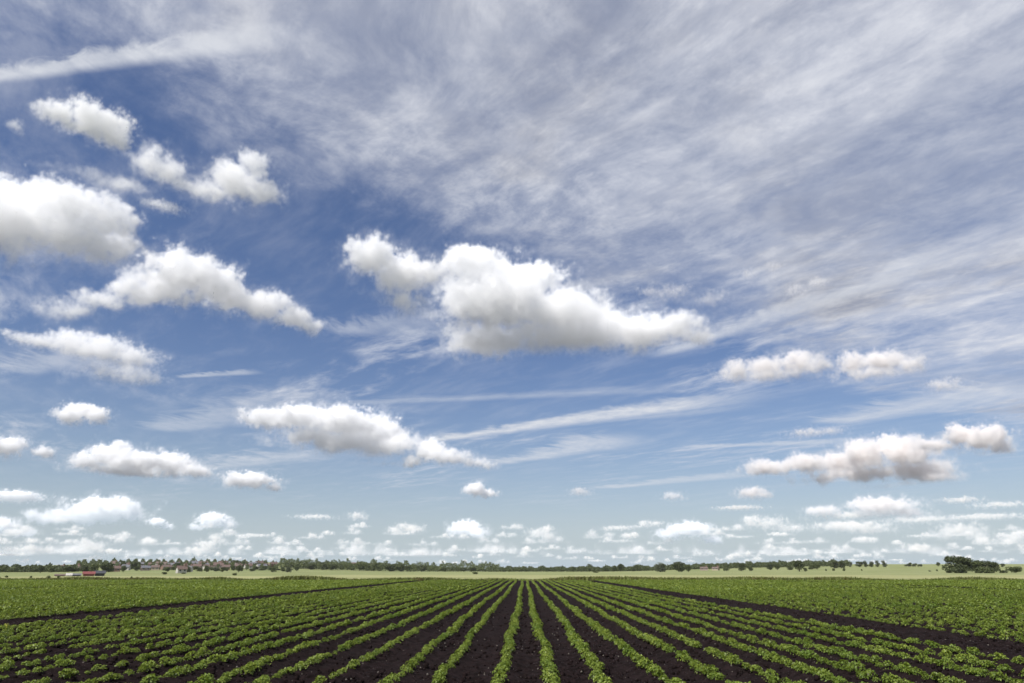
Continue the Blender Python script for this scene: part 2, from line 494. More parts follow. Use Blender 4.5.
CLOUDS = [
    # (lobes, label, options)
    ([(60, 115, 25, 14), (95, 118, 34, 19), (118, 132, 20, 16), (82, 128, 40, 13), (108, 124, 26, 18), (18, 128, 8, 10)],
     'small bright white cloud alone in the blue, below the long white vapour trail', dict(edge=.38, tau=7)),
    ([(150, 170, 22, 23), (165, 173, 28, 20), (186, 183, 26, 13), (240, 178, 34, 26), (225, 186, 26, 19), (262, 196, 25, 17), (252, 170, 22, 18), (203, 184, 30, 15), (215, 188, 28, 14), (95, 184, 55, 10), (122, 180, 28, 12)],
     'white two-humped cloud with a thin tail above the biggest left-edge cloud', dict(edge=.42, tau=7)),
    ([(165, 203, 24, 8), (150, 202, 12, 7)], 'little wisp of cloud just under the white two-humped cloud', dict(edge=.8, tau=3)),
    ([(25, 205, 44, 31), (60, 215, 48, 30), (95, 228, 40, 27), (120, 248, 27, 20), (60, 246, 78, 25), (5, 236, 60, 38), (-45, 225, 60, 42)],
     'biggest pure white cloud, cut off by the left edge of the photo', dict(tau=11, edge=.34)),
    ([(182, 281, 38, 26), (163, 290, 40, 22), (210, 285, 38, 24), (236, 295, 35, 20), (265, 305, 36, 18), (294, 316, 30, 16), (312, 325, 17, 12), (65, 310, 28, 15), (98, 301, 28, 13), (130, 296, 28, 16)],
     'long white cloud sloping down to the right with crisp humps on top', dict(edge=.32)),
    ([(35, 338, 34, 9), (74, 337, 34, 13), (105, 345, 42, 16), (135, 358, 33, 14), (85, 352, 45, 11), (125, 378, 42, 13)],
     'flat ragged white cloud with a frayed wispy underside', dict(edge=.5, tau=6)),
    ([(70, 417, 17, 10), (97, 418, 15, 10), (85, 410, 17, 8)], 'small round two-lobed cloud floating above the long white low cloud', dict(edge=.4)),
    ([(3, 447, 22, 12), (-18, 448, 20, 12), (44, 453, 12, 7)], 'small white cloud cut by the edge, level with the long low cloud', dict(edge=.4)),
    ([(85, 460, 17, 10), (112, 456, 24, 14), (117, 448, 10, 9), (140, 463, 30, 12), (170, 463, 26, 13), (196, 472, 24, 9), (130, 470, 56, 8)],
     'long low white cloud with a knobbly crown and a flat grey base', dict(edge=.3)),
    ([(250, 481, 28, 9), (233, 482, 14, 8), (275, 488, 10, 5)], 'small flat cloud just past the end of the long low white cloud', dict(edge=.4)),
    ([(18, 497, 26, 7), (5, 497, 16, 6)], 'thin flat white cloud under the small one cut by the edge', dict(edge=.4)),
    ([(105, 512, 42, 14), (80, 517, 38, 9), (48, 518, 22, 7), (32, 515, 12, 6)],
     'white dome-shaped cloud low above the village', dict(edge=.32)),
    ([(0, 527, 20, 9), (25, 534, 13, 6)], 'small cloud at the photo edge, lower than the dome-shaped cloud', dict(edge=.45)),
    ([(212, 522, 18, 8), (228, 525, 10, 5), (195, 527, 9, 4)], 'small white cloud between the dome-shaped cloud and the village roofs', dict(edge=.4)),
    ([(157, 523, 9, 5), (168, 527, 7, 4)], 'tiny white puff beside the dome-shaped cloud', dict(edge=.5)),
    ([(372, 259, 30, 23), (356, 251, 15, 15), (400, 271, 36, 25), (425, 277, 24, 18), (405, 300, 24, 20)],
     'soft white cloud with a rounded head touching the biggest middle cloud', dict(edge=.42, tau=8)),
    ([(478, 277, 44, 23), (525, 281, 45, 20), (500, 312, 62, 36), (560, 318, 55, 30), (600, 318, 48, 27), (640, 326, 46, 25), (672, 329, 36, 19), (700, 333, 20, 13), (465, 305, 30, 34), (570, 342, 118, 19), (480, 336, 50, 24), (560, 332, 95, 20), (650, 338, 60, 17)],
     'biggest cloud in the middle of the sky, white crown over a grey base', dict(edge=.34, tau=11)),
    ([(272, 415, 32, 13), (298, 418, 32, 14), (340, 425, 46, 18), (376, 432, 38, 20), (320, 440, 48, 12), (352, 446, 58, 13), (397, 446, 26, 13), (388, 465, 36, 5)],
     'long grey-based cloud below the middle one, with white knobbly top', dict(edge=.32, tau=11)),
    ([(430, 452, 19, 14), (446, 458, 30, 11), (478, 464, 20, 7), (414, 462, 15, 8)], 'small pointed white cloud joined to the tip of the long grey-based cloud', dict(edge=.38)),
    ([(475, 490, 13, 8), (488, 493, 14, 5)], 'small lone cloud in clear blue under the pointed white cloud', dict(edge=.4)),
    ([(735, 372, 22, 12), (765, 368, 26, 15), (798, 362, 22, 16), (815, 366, 18, 13), (770, 378, 52, 8)], 'brownish white cloud, first of the pair below the grey veil', dict(edge=.45, tau=8)),
    ([(850, 362, 20, 14), (882, 360, 27, 13), (908, 367, 22, 11), (875, 374, 46, 8)], 'greyish cloud with a flat base, second of the pair below the grey veil', dict(edge=.45, tau=8)),
    ([(668, 291, 30, 10), (650, 289, 16, 8)], 'faint brownish shred just above the crown of the biggest middle cloud', dict(edge=1.0, tau=2.2)),
    ([(712, 303, 20, 11)], 'faint rounded shred between the biggest middle cloud and the grey veil', dict(edge=1.0, tau=2.0)),
    ([(797, 289, 15, 10), (818, 282, 14, 8)], 'faint brown double puff in front of the grey veil', dict(edge=.9, tau=2.6)),
    ([(748, 275, 10, 8), (772, 268, 12, 7)], 'faint pale shred higher than the brown double puff', dict(edge=1.0, tau=2.0)),
    ([(770, 470, 36, 9), (805, 466, 32, 11), (835, 462, 26, 12), (865, 458, 28, 17), (888, 445, 16, 13), (905, 455, 28, 16), (925, 470, 34, 12), (870, 474, 78, 8), (935, 480, 24, 8), (900, 487, 50, 5)],
     'wide grey-bottomed cloud with a white heaped crown, low over the pale field', dict(edge=.34, tau=12)),
    ([(935, 445, 25, 8), (962, 437, 18, 12), (985, 441, 26, 14), (1000, 447, 15, 10)], 'rounded grey cloud just behind the end of the wide grey-bottomed cloud', dict(edge=.38, tau=11)),
    ([(810, 432, 24, 6), (832, 431, 16, 5)], 'thin brown streak of cloud above the wide grey-bottomed cloud', dict(edge=.8, tau=4)),
    ([(945, 387, 22, 8)], 'small brown cloud beside the greyish flat-based one', dict(edge=.8, tau=4)),
    ([(752, 493, 18, 7), (765, 495, 10, 4)], 'small pinkish cloud under the end of the wide grey-bottomed cloud', dict(edge=.6, tau=7)),
    ([(580, 493, 12, 5)], 'tiny grey puff alone in the pale blue', dict(edge=.8, tau=4)),
    ([(672, 497, 14, 5)], 'tiny grey streak of cloud beside the pinkish cloud', dict(edge=.8, tau=4)),
    ([(465, 530, 21, 9), (478, 534, 14, 6)], 'small heaped cloud with a darker middle, low over the far woods', dict(edge=.4)),
    ([(880, 508, 36, 10), (905, 513, 25, 7), (820, 510, 20, 6)], 'flat white-topped cloud beneath the wide grey-bottomed cloud', dict(edge=.4, tau=11)),
    ([(690, 530, 26, 8), (668, 535, 16, 6), (712, 540, 14, 5)], 'low white cloud with a lumpy top over the lone hedgerow trees', dict(edge=.4)),
]
LOW = [  # small ones further off
    [(357, 516, 10, 6), (363, 518, 6, 4)], [(412, 529, 18, 5), (395, 531, 12, 5), (402, 526, 8, 4)], [(540, 533, 18, 5), (548, 530, 8, 5)],
    [(768, 524, 30, 8), (752, 521, 12, 7), (790, 529, 24, 6)], [(848, 527, 50, 6), (870, 530, 30, 6)], [(960, 531, 28, 9), (945, 536, 24, 6), (975, 536, 16, 6)],
    [(1012, 540, 22, 8), (1022, 535, 12, 7)], [(985, 517, 50, 4)], [(207, 548, 16, 8), (195, 551, 14, 6), (214, 544, 8, 6)], [(243, 538, 8, 5)],
    [(120, 540, 10, 5), (112, 538, 6, 4)], [(90, 548, 18, 9), (75, 551, 14, 7)], [(30, 550, 26, 6)], [(315, 517, 26, 3)], [(740, 508, 30, 3)],
    [(1000, 505, 30, 4)], [(960, 500, 24, 4)], [(620, 528, 24, 3)], [(655, 524, 10, 4)], [(60, 520, 14, 4)], [(850, 516, 45, 5)], [(920, 520, 40, 5)],
]

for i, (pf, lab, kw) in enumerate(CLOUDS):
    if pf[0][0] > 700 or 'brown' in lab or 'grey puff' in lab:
        kw = dict(kw, mat=SHADE_TINTED, edge=kw.get('edge', .3) * 1.25)
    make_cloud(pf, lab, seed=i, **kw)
low_label = 'small pale cloud in the crowded band low over the horizon'
for i, pf in enumerate(LOW):
    make_cloud(pf, low_label, vox=0.7, seed=50 + i, tau=4.0, edge=.6, amp=0.85, mat=HAZE_TINTED, group='small clouds low over the horizon')



def make_bank(dist, x0, x1, h0, h1, label, cell, thr, tau, seed, fade):
    """a crowded layer of fair-weather cloud seen nearly edge on, base level BASE_ALT"""
    rc = ray((x0 + x1) / 2, 545)
    az = math.atan2(rc.x, rc.y)
    halfw = dist * math.tan(math.atan((x1 - x0) / 2 / F)) * 1.12
    vd = bpy.data.volumes.new('far_clouds')
    vd.materials.append(HAZE_TINTED)
    o = bpy.data.objects.new('far_clouds', vd)
    COL.objects.link(o)
    o.location = (math.sin(az) * dist, math.cos(az) * dist, BASE_ALT)
    o.rotation_euler = (0, 0, -az)
    dep = dist * 0.03
    lo, hi = (-halfw, -dep, h0), (halfw, dep, h1)
    ng = bpy.data.node_groups.new('cloud_bank_volume', 'GeometryNodeTree')
    ng.interface.new_socket('Geometry', in_out='INPUT', socket_type='NodeSocketGeometry')
    ng.interface.new_socket('Geometry', in_out='OUTPUT', socket_type='NodeSocketGeometry')
    g = NT(ng)
    gout = g.node('NodeGroupOutput')
    pos = g.node('GeometryNodeInputPosition').outputs[0]
    q = g.v('ADD', g.scale(pos, 1.0 / cell), (seed * 9.1, seed * 3.3, seed * 5.7))
    cov = g.noise(g.v('MULTIPLY', q, (1.0, 0.6, 0.0)), 0.75, 4.0, 0.62)
    n1 = g.noise(q, 1.6, 6.0, 0.6)
    vor = g.node('ShaderNodeTexVoronoi', feature='F1')
    g.put(vor.inputs['Vector'], g.v('ADD', q, g.scale(g.noise(q, 2.0, 2.0, 0.5, out='Color'), 0.4)))
    vor.inputs['Scale'].default_value = 1.7
    vor.inputs['Detail'].default_value = 1.0
    lift = g.m('MULTIPLY', g.m('SUBTRACT', g.noise(g.v('MULTIPLY', q, (1.0, 1.0, 0.0)), 0.33, 2.0, 0.5), 0.5), (h1 - h0) * 0.75)
    zr = g.m('DIVIDE', g.m('SUBTRACT', g.m('SUBTRACT', g.sep(pos)[2], lift), h0 + (h1 - h0) * 0.12), h1 - h0)
    f = g.m('SUBTRACT', cov, g.m('MULTIPLY_ADD', g.m('POWER', g.m('MAXIMUM', zr, 0.0), 1.3), 0.26, thr))
    f = g.m('ADD', f, g.m('MULTIPLY', g.m('SUBTRACT', n1, 0.52), 0.40))
    f = g.m('ADD', f, g.m('MULTIPLY', g.m('SUBTRACT', 0.5, vor.outputs['Distance']), 0.16))
    d = g.m('ADD', g.m('POWER', g.m('DIVIDE', f, 0.16, clamp=True), 1.3), g.m('MULTIPLY', g.smooth(f, -0.16, 0.04), 0.05))
    d = g.m('MULTIPLY', d, g.smooth(zr, 0.02, 0.14))
    d = g.m('MULTIPLY', d, tau / (h1 - h0))
    vc = g.node('GeometryNodeVolumeCube')
    g.put(vc.inputs['Density'], d)
    vc.inputs['Background'].default_value = 0.0
    vc.inputs['Min'].default_value = lo; vc.inputs['Max'].default_value = hi
    vc.inputs['Resolution X'].default_value = int((x1 - x0) * 1.05)
    vc.inputs['Resolution Y'].default_value = 26
    vc.inputs['Resolution Z'].default_value = max(12, int((h1 - h0) / (dist / F) * 1.3))
    sm = g.node('GeometryNodeSetMaterial')
    sm.inputs['Material'].default_value = HAZE_TINTED
    g.L.new(vc.outputs[0], sm.inputs['Geometry'])
    g.L.new(sm.outputs[0], gout.inputs[0])
    o.modifiers.new('droplets', 'NODES').node_group = ng
    tag(o, label, 'clouds', kind='stuff')


make_bank(56000, -60, 1084, -150, 900, 'farthest faint clouds just over the trees', 1500, 0.455, 2.2, 3, 0)
rl = random.Random(23)
n_low = 0
for (yb, hmin, hmax, gap) in ((530, 3.5, 7, 80), (537, 4, 8, 50), (545, 4, 8, 32), (552, 3.5, 7, 26), (558, 3, 5.5, 22), (562, 2.5, 4, 22)):
    px = -10 + rl.uniform(0, 20)
    while px < 1034:
        crowd = 1.0 + (0.5 if px > 700 else 0.0) + (0.35 if px < 330 else 0.0)
        hh_ = rl.uniform(hmin, hmax); ww_ = hh_ * rl.uniform(1.6, 3.4)
        y_ = yb + rl.uniform(-2.2, 2.2)
        lob = []
        for q in range(rl.randint(2, 5)):
            t_ = rl.uniform(-0.75, 0.75)
            r_ = hh_ * rl.uniform(0.35, 0.8) * (1 - 0.5 * abs(t_))
            lob.append((px + t_ * ww_, y_ - r_ * rl.uniform(0.7, 1.1), r_ * rl.uniform(1.1, 1.9), r_))
        lob.append((px, y_ - 0.25 * hh_, ww_, hh_ * 0.28))
        if 539 < yb + 1 or rl.random() < 0.8:
            make_cloud(lob, low_label, vox=0.75, seed=120 + n_low, tau=rl.uniform(2.8, 5.0), edge=.62, amp=0.6, wisp=0.08, mat=HAZE_TINTED, group='small clouds low over the horizon')
            n_low += 1
        px += (ww_ + gap * rl.expovariate(1.0) * 0.75 + 4) / crowd

# render settings the place needs
scene.view_settings.view_transform = 'Standard'
scene.view_settings.look = 'None'
scene.view_settings.exposure = 0.32
scene.view_settings.gamma = 1.0
scene.view_settings.use_curve_mapping = False
scene.render.engine = 'CYCLES'
cy = scene.cycles
cy.volume_bounces = 30
cy.max_bounces = 32
cy.diffuse_bounces = 3
cy.transparent_max_bounces = 16
cy.volume_step_rate = 1.6
cy.volume_max_steps = 512
cy.use_denoising = True
cy.use_adaptive_sampling = True
cy.adaptive_threshold = 0.02

#GROUND
# ------------------------------------------------------------------ ground sheet, out to the horizon


def dip(x, y):
    return 0.9 * np.exp(-((x + 200) / 45.0) ** 2 - ((y - 278) / 45.0) ** 2)


_t0 = terrain


def terrain(x, y):
    x = np.asarray(x, float); y = np.asarray(y, float)
    return _t0(x, y) - dip(x, y)


def fade_noise(nx, ny, cell, seed):
    """smooth random field on an nx by ny grid of samples, CELL samples per random value"""
    r = np.random.default_rng(seed)
    gx, gy = int(nx / cell) + 3, int(ny / cell) + 3
    a = r.random((gy, gx))
    ix = np.arange(nx) / cell; iy = np.arange(ny) / cell
    x0 = ix.astype(int); y0 = iy.astype(int)
    fx = ix - x0; fy = iy - y0
    fx = fx * fx * (3 - 2 * fx); fy = fy * fy * (3 - 2 * fy)
    A = a[np.ix_(y0, x0)]; B = a[np.ix_(y0, x0 + 1)]; C = a[np.ix_(y0 + 1, x0)]; D = a[np.ix_(y0 + 1, x0 + 1)]
    return (A * (1 - fx) + B * fx) * (1 - fy)[:, None] + (C * (1 - fx) + D * fx) * fy[:, None]


def grid_faces(nx, ny):
    i = np.arange(nx - 1)[None, :] + (np.arange(ny - 1) * nx)[:, None]
    i = i.ravel()
    return np.stack([i, i + 1, i + nx + 1, i + nx], 1)


FIELD_END = 128.0


def field_edge(x):
    return FIELD_END + 1.2 * np.sin(x * 0.05) + 0.6 * np.sin(x * 0.21 + 1)


def ground_mat():
    m, g, out = new_mat('meadow_and_ripening_corn')
    pos = g.node('ShaderNodeNewGeometry').outputs['Position']
    x, y, z = g.sep(pos)[0], g.sep(pos)[1], g.sep(pos)[2]
    n_b = g.noise(g.v('MULTIPLY', pos, (0.004, 0.012, 0.0)), 1.0, 4.0, 0.55)
    n_m = g.noise(g.v('MULTIPLY', pos, (0.018, 0.10, 0.0)), 1.0, 7.0, 0.68)
    n_f = g.noise(pos, 0.9, 6.0, 0.65)
    corn = g.mix(g.smooth(n_m, 0.36, 0.66), rgba((0.205, 0.215, 0.088)), rgba((0.36, 0.345, 0.175)))
    corn = g.mix(g.m('MULTIPLY', g.smooth(n_f, 0.45, 0.75), 0.35), corn, rgba((0.16, 0.18, 0.07)))
    green = g.mix(g.smooth(n_m, 0.35, 0.65), rgba((0.145, 0.175, 0.062)), rgba((0.245, 0.262, 0.122)))
    # field limits: the paler strip next to the crop, greener pasture beyond, and on both rises
    far = g.smooth(g.m('ADD', y, g.m('MULTIPLY', n_b, 90.0)), 318.0, 326.0)
    lside = g.m('MULTIPLY', g.smooth(g.m('MULTIPLY', x, -1.0), 60.0, 90.0), g.smooth(g.m('ADD', y, g.m('MULTIPLY', n_b, 30.0)), 245.0, 252.0))
    a = g.m('MAXIMUM', g.m('MULTIPLY', far, 0.8), lside)
    col = g.mix(a, corn, green)
    rough_l = g.m('MULTIPLY', g.smooth(n_b, 0.5, 0.62), g.m('MULTIPLY', g.smooth(g.m('MULTIPLY', x, -1.0), 70.0, 130.0), 0.6))
    col = g.mix(rough_l, col, rgba((0.20, 0.19, 0.085)))
    dd = g.v('LENGTH', pos)
    patch = g.noise(g.v('MULTIPLY', pos, (0.0011, 0.0011, 0.0)), 1.0, 3.0, 0.5)
    country = g.mix(g.smooth(patch, 0.4, 0.6), rgba((0.060, 0.062, 0.060)), rgba((0.105, 0.104, 0.104)))
    col = g.mix(g.smooth(dd, 1300.0, 1900.0), col, country)
    p = g.node('ShaderNodeBsdfPrincipled')
    g.put(p.inputs['Base Color'], col)
    p.inputs['Roughness'].default_value = 0.9
    p.inputs['Specular IOR Level'].default_value = 0.1
    b = g.node('ShaderNodeBump'); b.inputs['Strength'].default_value = 0.6; b.inputs['Distance'].default_value = 0.3
    g.put(b.inputs['Height'], n_f); g.L.new(b.outputs[0], p.inputs['Normal'])
    g.L.new(p.outputs[0], out.inputs[0])
    return m


def build_ground():
    rr = [0.0] + list(np.geomspace(3.0, 1500.0, 210)) + list(np.geomspace(1600.0, 15000.0, 18))
    na = 480
    th = np.linspace(0, 2 * math.pi, na, endpoint=False)
    vs = [np.array([[0, 0, 0.0]])]
    for r in rr[1:]:
        vs.append(np.stack([np.sin(th) * r, np.cos(th) * r, np.zeros(na)], 1))
    v = np.concatenate(vs)
    z = terrain(v[:, 0], v[:, 1])
    inner = (np.abs(v[:, 0]) < 135) & (v[:, 1] < 150)
    z = np.where(inner, np.minimum(z, -0.12) + 0.0, z)
    far = np.hypot(v[:, 0], v[:, 1])
    z = z * (1 - ss(2500, 6000, far))
    z = np.where((v[:, 1] > 128.5) & (v[:, 1] < 150), terrain(v[:, 0], v[:, 1]), z)
    v[:, 2] = z
    f = []
    quads = []
    for k in range(len(rr) - 2):
        a = 1 + k * na; b = a + na
        i = np.arange(na); j = (i + 1) % na
        quads.append(np.stack([a + i, a + j, b + j, b + i], 1)[:, ::-1])
    q = np.concatenate(quads)
    o = mesh_obj('ground', v, q, ground_mat(), smooth=True)
    tag(o, 'pale ripening corn field and greener pasture rising to the horizon', 'field', kind='structure')


build_ground()

# ------------------------------------------------------------------ the crop rows
MAIN = [-4.12, -3.15, -2.20, -1.42, -0.35, 0.40, 1.30, 2.22, 3.19, 3.99]
x = -4.12
while x > -15.4:
    x -= 0.9 + random.uniform(-0.06, 0.06)
    MAIN.insert(0, x)
x = 3.99
while x < 8.9:
    x += 0.9 + random.uniform(-0.06, 0.06)
    MAIN.append(x)
LEFT, RIGHT = [], []
x = -18.8
while x > -118:
    if -50 < x < -46.5:
        x = -50.0
    LEFT.append(x)
    x -= 0.86 + random.uniform(-0.04, 0.04)
x = 12.35
while x < 118:
    if 43.0 < x < 46.0:
        x = 46.0
    RIGHT.append(x)
    x += 0.86 + random.uniform(-0.04, 0.04)
ROWS = np.array(sorted(MAIN + LEFT + RIGHT))


def ridge(x):
    i = np.clip(np.searchsorted(ROWS, x), 1, len(ROWS) - 1)
    d = np.minimum(np.abs(x - ROWS[i - 1]), np.abs(x - ROWS[i]))
    return 0.085 * np.exp(-(d / 0.21) ** 2)


def soil_mat():
    m, g, out = new_mat('dark_peat_soil')
    pos = g.node('ShaderNodeNewGeometry').outputs['Position']
    n1 = g.noise(pos, 5.0, 8.0, 0.65)
    n2 = g.noise(pos, 38.0, 6.0, 0.7)
    n3 = g.noise(g.v('MULTIPLY', pos, (1.0, 0.12, 1.0)), 1.1, 4.0, 0.55)
    col = g.mix(g.smooth(n1, 0.3, 0.7), rgba((0.0060, 0.0042, 0.0038)), rgba((0.0220, 0.0145, 0.0145)))
    col = g.mix(g.m('MULTIPLY', g.smooth(n3, 0.4, 0.7), 0.5), col, rgba((0.0165, 0.0118, 0.0118)))
    fleck = g.smooth(n2, 0.60, 0.70)
    col = g.mix(g.m('MULTIPLY', fleck, 0.45), col, rgba((0.075, 0.060, 0.050)))
    p = g.node('ShaderNodeBsdfPrincipled')
    g.put(p.inputs['Base Color'], col)
    p.inputs['Roughness'].default_value = 0.95
    p.inputs['Specular IOR Level'].default_value = 0.03
    b = g.node('ShaderNodeBump'); b.inputs['Strength'].default_value = 1.0; b.inputs['Distance'].default_value = 0.06
    g.put(b.inputs['Height'], g.m('ADD', n1, g.m('MULTIPLY', n2, 0.35)))
    g.L.new(b.outputs[0], p.inputs['Normal'])
    g.L.new(p.outputs[0], out.inputs[0])
    return m


SOIL = soil_mat()


def build_soil():
    xs = np.concatenate([np.arange(-118, -24, 0.34), np.arange(-24, 24, 0.09), np.arange(24, 118.2, 0.34)])
    ys = [6.0]
    while ys[-1] < FIELD_END - 1.5:
        ys.append(ys[-1] + max(0.055, 0.0075 * ys[-1]))
    ys = np.array(ys)
    X, Y = np.meshgrid(xs, ys)
    nx, ny = len(xs), len(ys)
    n = fade_noise(nx, ny, 9, 1) - 0.5
    n2 = fade_noise(nx, ny, 2.6, 2) - 0.5
    n3 = RNG.normal(0, 1, (ny, nx))
    Z = ridge(X) + 0.05 * n + 0.045 * n2 + 0.014 * np.clip(n3, -2, 2.5)
    Z[-1, :] = -0.14
    Z[0, :] = -0.2
    v = np.stack([X.ravel(), Y.ravel(), Z.ravel()], 1)
    o = mesh_obj('field_soil', v, grid_faces(nx, ny), SOIL)
    tag(o, 'bare dark peaty soil ridged between the crop rows', 'soil', kind='structure')


build_soil()

LEAF_NEAR = leaf_mat('crop_leaf', (0.072, 0.120, 0.012), (0.275, 0.340, 0.056), (0.110, 0.175, 0.021), 0.32, 0.5, 0.4)


def leaf_quads(P, U, Nn, L, Wd, fold):
    """folded diamond leaves: base, side, tip, side"""
    S = np.cross(Nn, U)
    a = P
    t = P + U * L[:, None] - Nn * (fold * L)[:, None] * 0.5
    mid = P + U * (0.48 * L)[:, None]
    l = mid + S * (Wd * 0.5)[:, None] + Nn * (fold * Wd)[:, None] * 0.35
    r = mid - S * (Wd * 0.5)[:, None] + Nn * (fold * Wd)[:, None] * 0.35
    return np.stack([a, r, t, l], 1)


def norm(a):
    return a / np.maximum(np.linalg.norm(a, axis=1, keepdims=True), 1e-6)


def plant_template(K, leaf, seed):
    r = np.random.default_rng(seed)
    R0 = 0.19
    stems = 5
    sa = r.random(stems) * 6.283
    sr = R0 * (0.35 + 0.5 * r.random(stems))
    which = r.integers(0, stems, K)
    th = sa[which] + r.normal(0, 0.85, K)
    rr = np.clip(sr[which] * (0.35 + 1.0 * r.random(K)), 0.01, R0 * 1.25)
    hh = 0.215 * (1 - 0.62 * (rr / R0) ** 2) * (0.70 + 0.35 * r.random(K))
    hh = np.where(r.random(K) < 0.22, hh * 0.5, hh)
    P = np.stack([np.cos(th) * rr, np.sin(th) * rr, np.maximum(hh, 0.03)], 1)
    U = np.stack([np.cos(th), np.sin(th), -0.1 + 0.45 * r.normal(0, 1, K)], 1) + r.normal(0, 0.45, (K, 3))
    U = norm(U)
    Nn = np.stack([np.cos(th) * 0.45, np.sin(th) * 0.45, np.ones(K)], 1) + r.normal(0, 0.35, (K, 3))
    Nn = norm(Nn - U * (Nn * U).sum(1, keepdims=True))
    L = leaf * (0.75 + 0.55 * r.random(K))
    V = leaf_quads(P - U * (L * 0.4)[:, None], U, Nn, L, L * 0.72, 0.25 + 0.3 * r.random(K))
    if K >= 80:                                    # stalks from the root to the leaf clusters
        st = np.stack([np.cos(sa) * sr, np.sin(sa) * sr, np.full(stems, 0.15)], 1)
        ln = np.linalg.norm(st, axis=1) * 1.15
        us = norm(st); ns = norm(np.cross(us, np.array([[0.3, 0.2, 1.0]])))
        V = np.concatenate([V, leaf_quads(np.zeros((stems, 3)), us, ns, ln, np.full(stems, 0.02), np.full(stems, 0.1))])
        hh = np.concatenate([hh, np.full(stems, 0.1)])
        K = K + stems
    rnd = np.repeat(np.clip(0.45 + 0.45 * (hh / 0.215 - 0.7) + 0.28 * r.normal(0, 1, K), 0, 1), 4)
    return V.reshape(-1, 3), rnd


def plant_positions():
    pts = []
    vx, vy = math.sin(YAW), 0
    for xr in ROWS:
        main = -17.0 < xr < 10.8
        y = 7.5
        wob = random.uniform(0, 6)
        while y < FIELD_END - 2.0:
            px = 524 + (xr / max(y * 0.948 - 0.57, 1)) * 683
            if -45 < px < 1070:
                dens = 1.0
                if main:
                    pat = mnoise.noise(Vector((xr * 0.22, y * 0.07, 3.3)))
                    if abs(xr) > 5.0:
                        dens = 0.98 + 0.35 * min(pat, 0.05)
                    elif random.random() < 0.02:
                        dens = 0.0
                    s = 0.63 + 0.14 * pat
                    if xr < -6:
                        s *= 1.0
                else:
                    pat = mnoise.noise(Vector((xr * 0.05, y * 0.035, 8.8)))
                    dens = 1.0 + (0.9 * min(pat + 0.05, 0.0) if xr > 20 else 0.2 * min(pat, 0.0))
                    s = 0.72 + 0.18 * pat
                if random.random() < dens:
                    pts.append((xr + 0.03 * math.sin(y * 0.8 + wob) + 0.05 * math.sin(y * 0.13 + wob * 2) + random.gauss(0, 0.03), y + random.gauss(0, 0.04),
                                s * random.choice((random.uniform(0.55, 0.9), random.uniform(0.85, 1.2), random.uniform(0.85, 1.3))), random.uniform(0, 6.283), xr, px))
            y += 0.215 if main else 0.25
            if y > 70:
                y += 0.04
    return pts


PTS = plant_positions()
PTS.sort(key=lambda p: p[1])


def shows(p):
    d = p[1] * 0.948 - 0.57
    return -8 < p[5] < 1032 and 570 + 683 * (CAM_H - 0.22) / (0.948 * d) < 683


NEAR = [p for p in PTS if shows(p)][:300]
near_set = set(id(p) for p in NEAR)
REST = [p for p in PTS if id(p) not in near_set]

ORD = ['first', 'second', 'third', 'fourth', 'fifth', 'sixth', 'seventh', 'eighth', 'ninth', 'tenth', 'eleventh', 'twelfth',
       'thirteenth', 'fourteenth', 'fifteenth', 'sixteenth', 'seventeenth', 'eighteenth', 'nineteenth', 'twentieth']
near_t = []
for k in range(9):
    v, rn = plant_template(125, 0.055, 100 + k)
    f = np.arange(len(v)).reshape(-1, 4)
    near_t.append((v, f, rn))
proto_mesh = {}
mid_i = MAIN.index(0.40)
for p in NEAR:
    k = random.randrange(9)
    if k not in proto_mesh:
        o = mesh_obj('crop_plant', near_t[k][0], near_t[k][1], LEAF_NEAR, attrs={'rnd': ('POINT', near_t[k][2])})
        proto_mesh[k] = o
    else:
        o = proto_mesh[k].copy()
        COL.objects.link(o)
    o.location = (p[0], p[1], float(ridge(np.array([p[0]]))[0]) - 0.02)
    o.rotation_euler = (random.gauss(0, 0.06), random.gauss(0, 0.06), p[3])
    o.scale = (p[2], p[2], p[2] * random.uniform(0.85, 1.2))
    i = MAIN.index(p[4])
    if i >= mid_i:
        lab = 'low leafy plant near the end of the %s row right of the middle furrow' % ORD[i - mid_i]
    else:
        lab = 'low leafy plant near the end of the %s row left of the middle furrow' % ORD[mid_i - 1 - i]
    tag(o, lab, 'crop plant', 'young crop plants at the near ends of the rows')


def scatter(name, pts, temps, label, mat):
    V, R = [], []
    for k, (tv, rn) in enumerate(temps):
        sel = [p for i, p in enumerate(pts) if i % len(temps) == k]
        if not sel:
            continue
        a = np.array([(p[0], p[1], p[2], p[3]) for p in sel])
        c, s = np.cos(a[:, 3])[:, None], np.sin(a[:, 3])[:, None]
        sc = a[:, 2][:, None]
        X = (tv[None, :, 0] * c - tv[None, :, 1] * s) * sc + a[:, 0][:, None]
        Y = (tv[None, :, 0] * s + tv[None, :, 1] * c) * sc + a[:, 1][:, None]
        Z = tv[None, :, 2] * sc * RNG.uniform(0.85, 1.2, (len(sel), 1)) + (ridge(a[:, 0]) - 0.02)[:, None]
        V.append(np.stack([X, Y, Z], 2).reshape(-1, 3))
        R.append(np.clip(np.tile(rn, len(sel)).reshape(len(sel), -1) + RNG.normal(0, 0.12, (len(sel), 1)), 0, 1).ravel())
    v = np.concatenate(V)
    o = mesh_obj(name, v, np.arange(len(v)).reshape(-1, 4), mat, attrs={'rnd': ('POINT', np.concatenate(R))})
    tag(o, label, 'crop', kind='stuff')
    return o


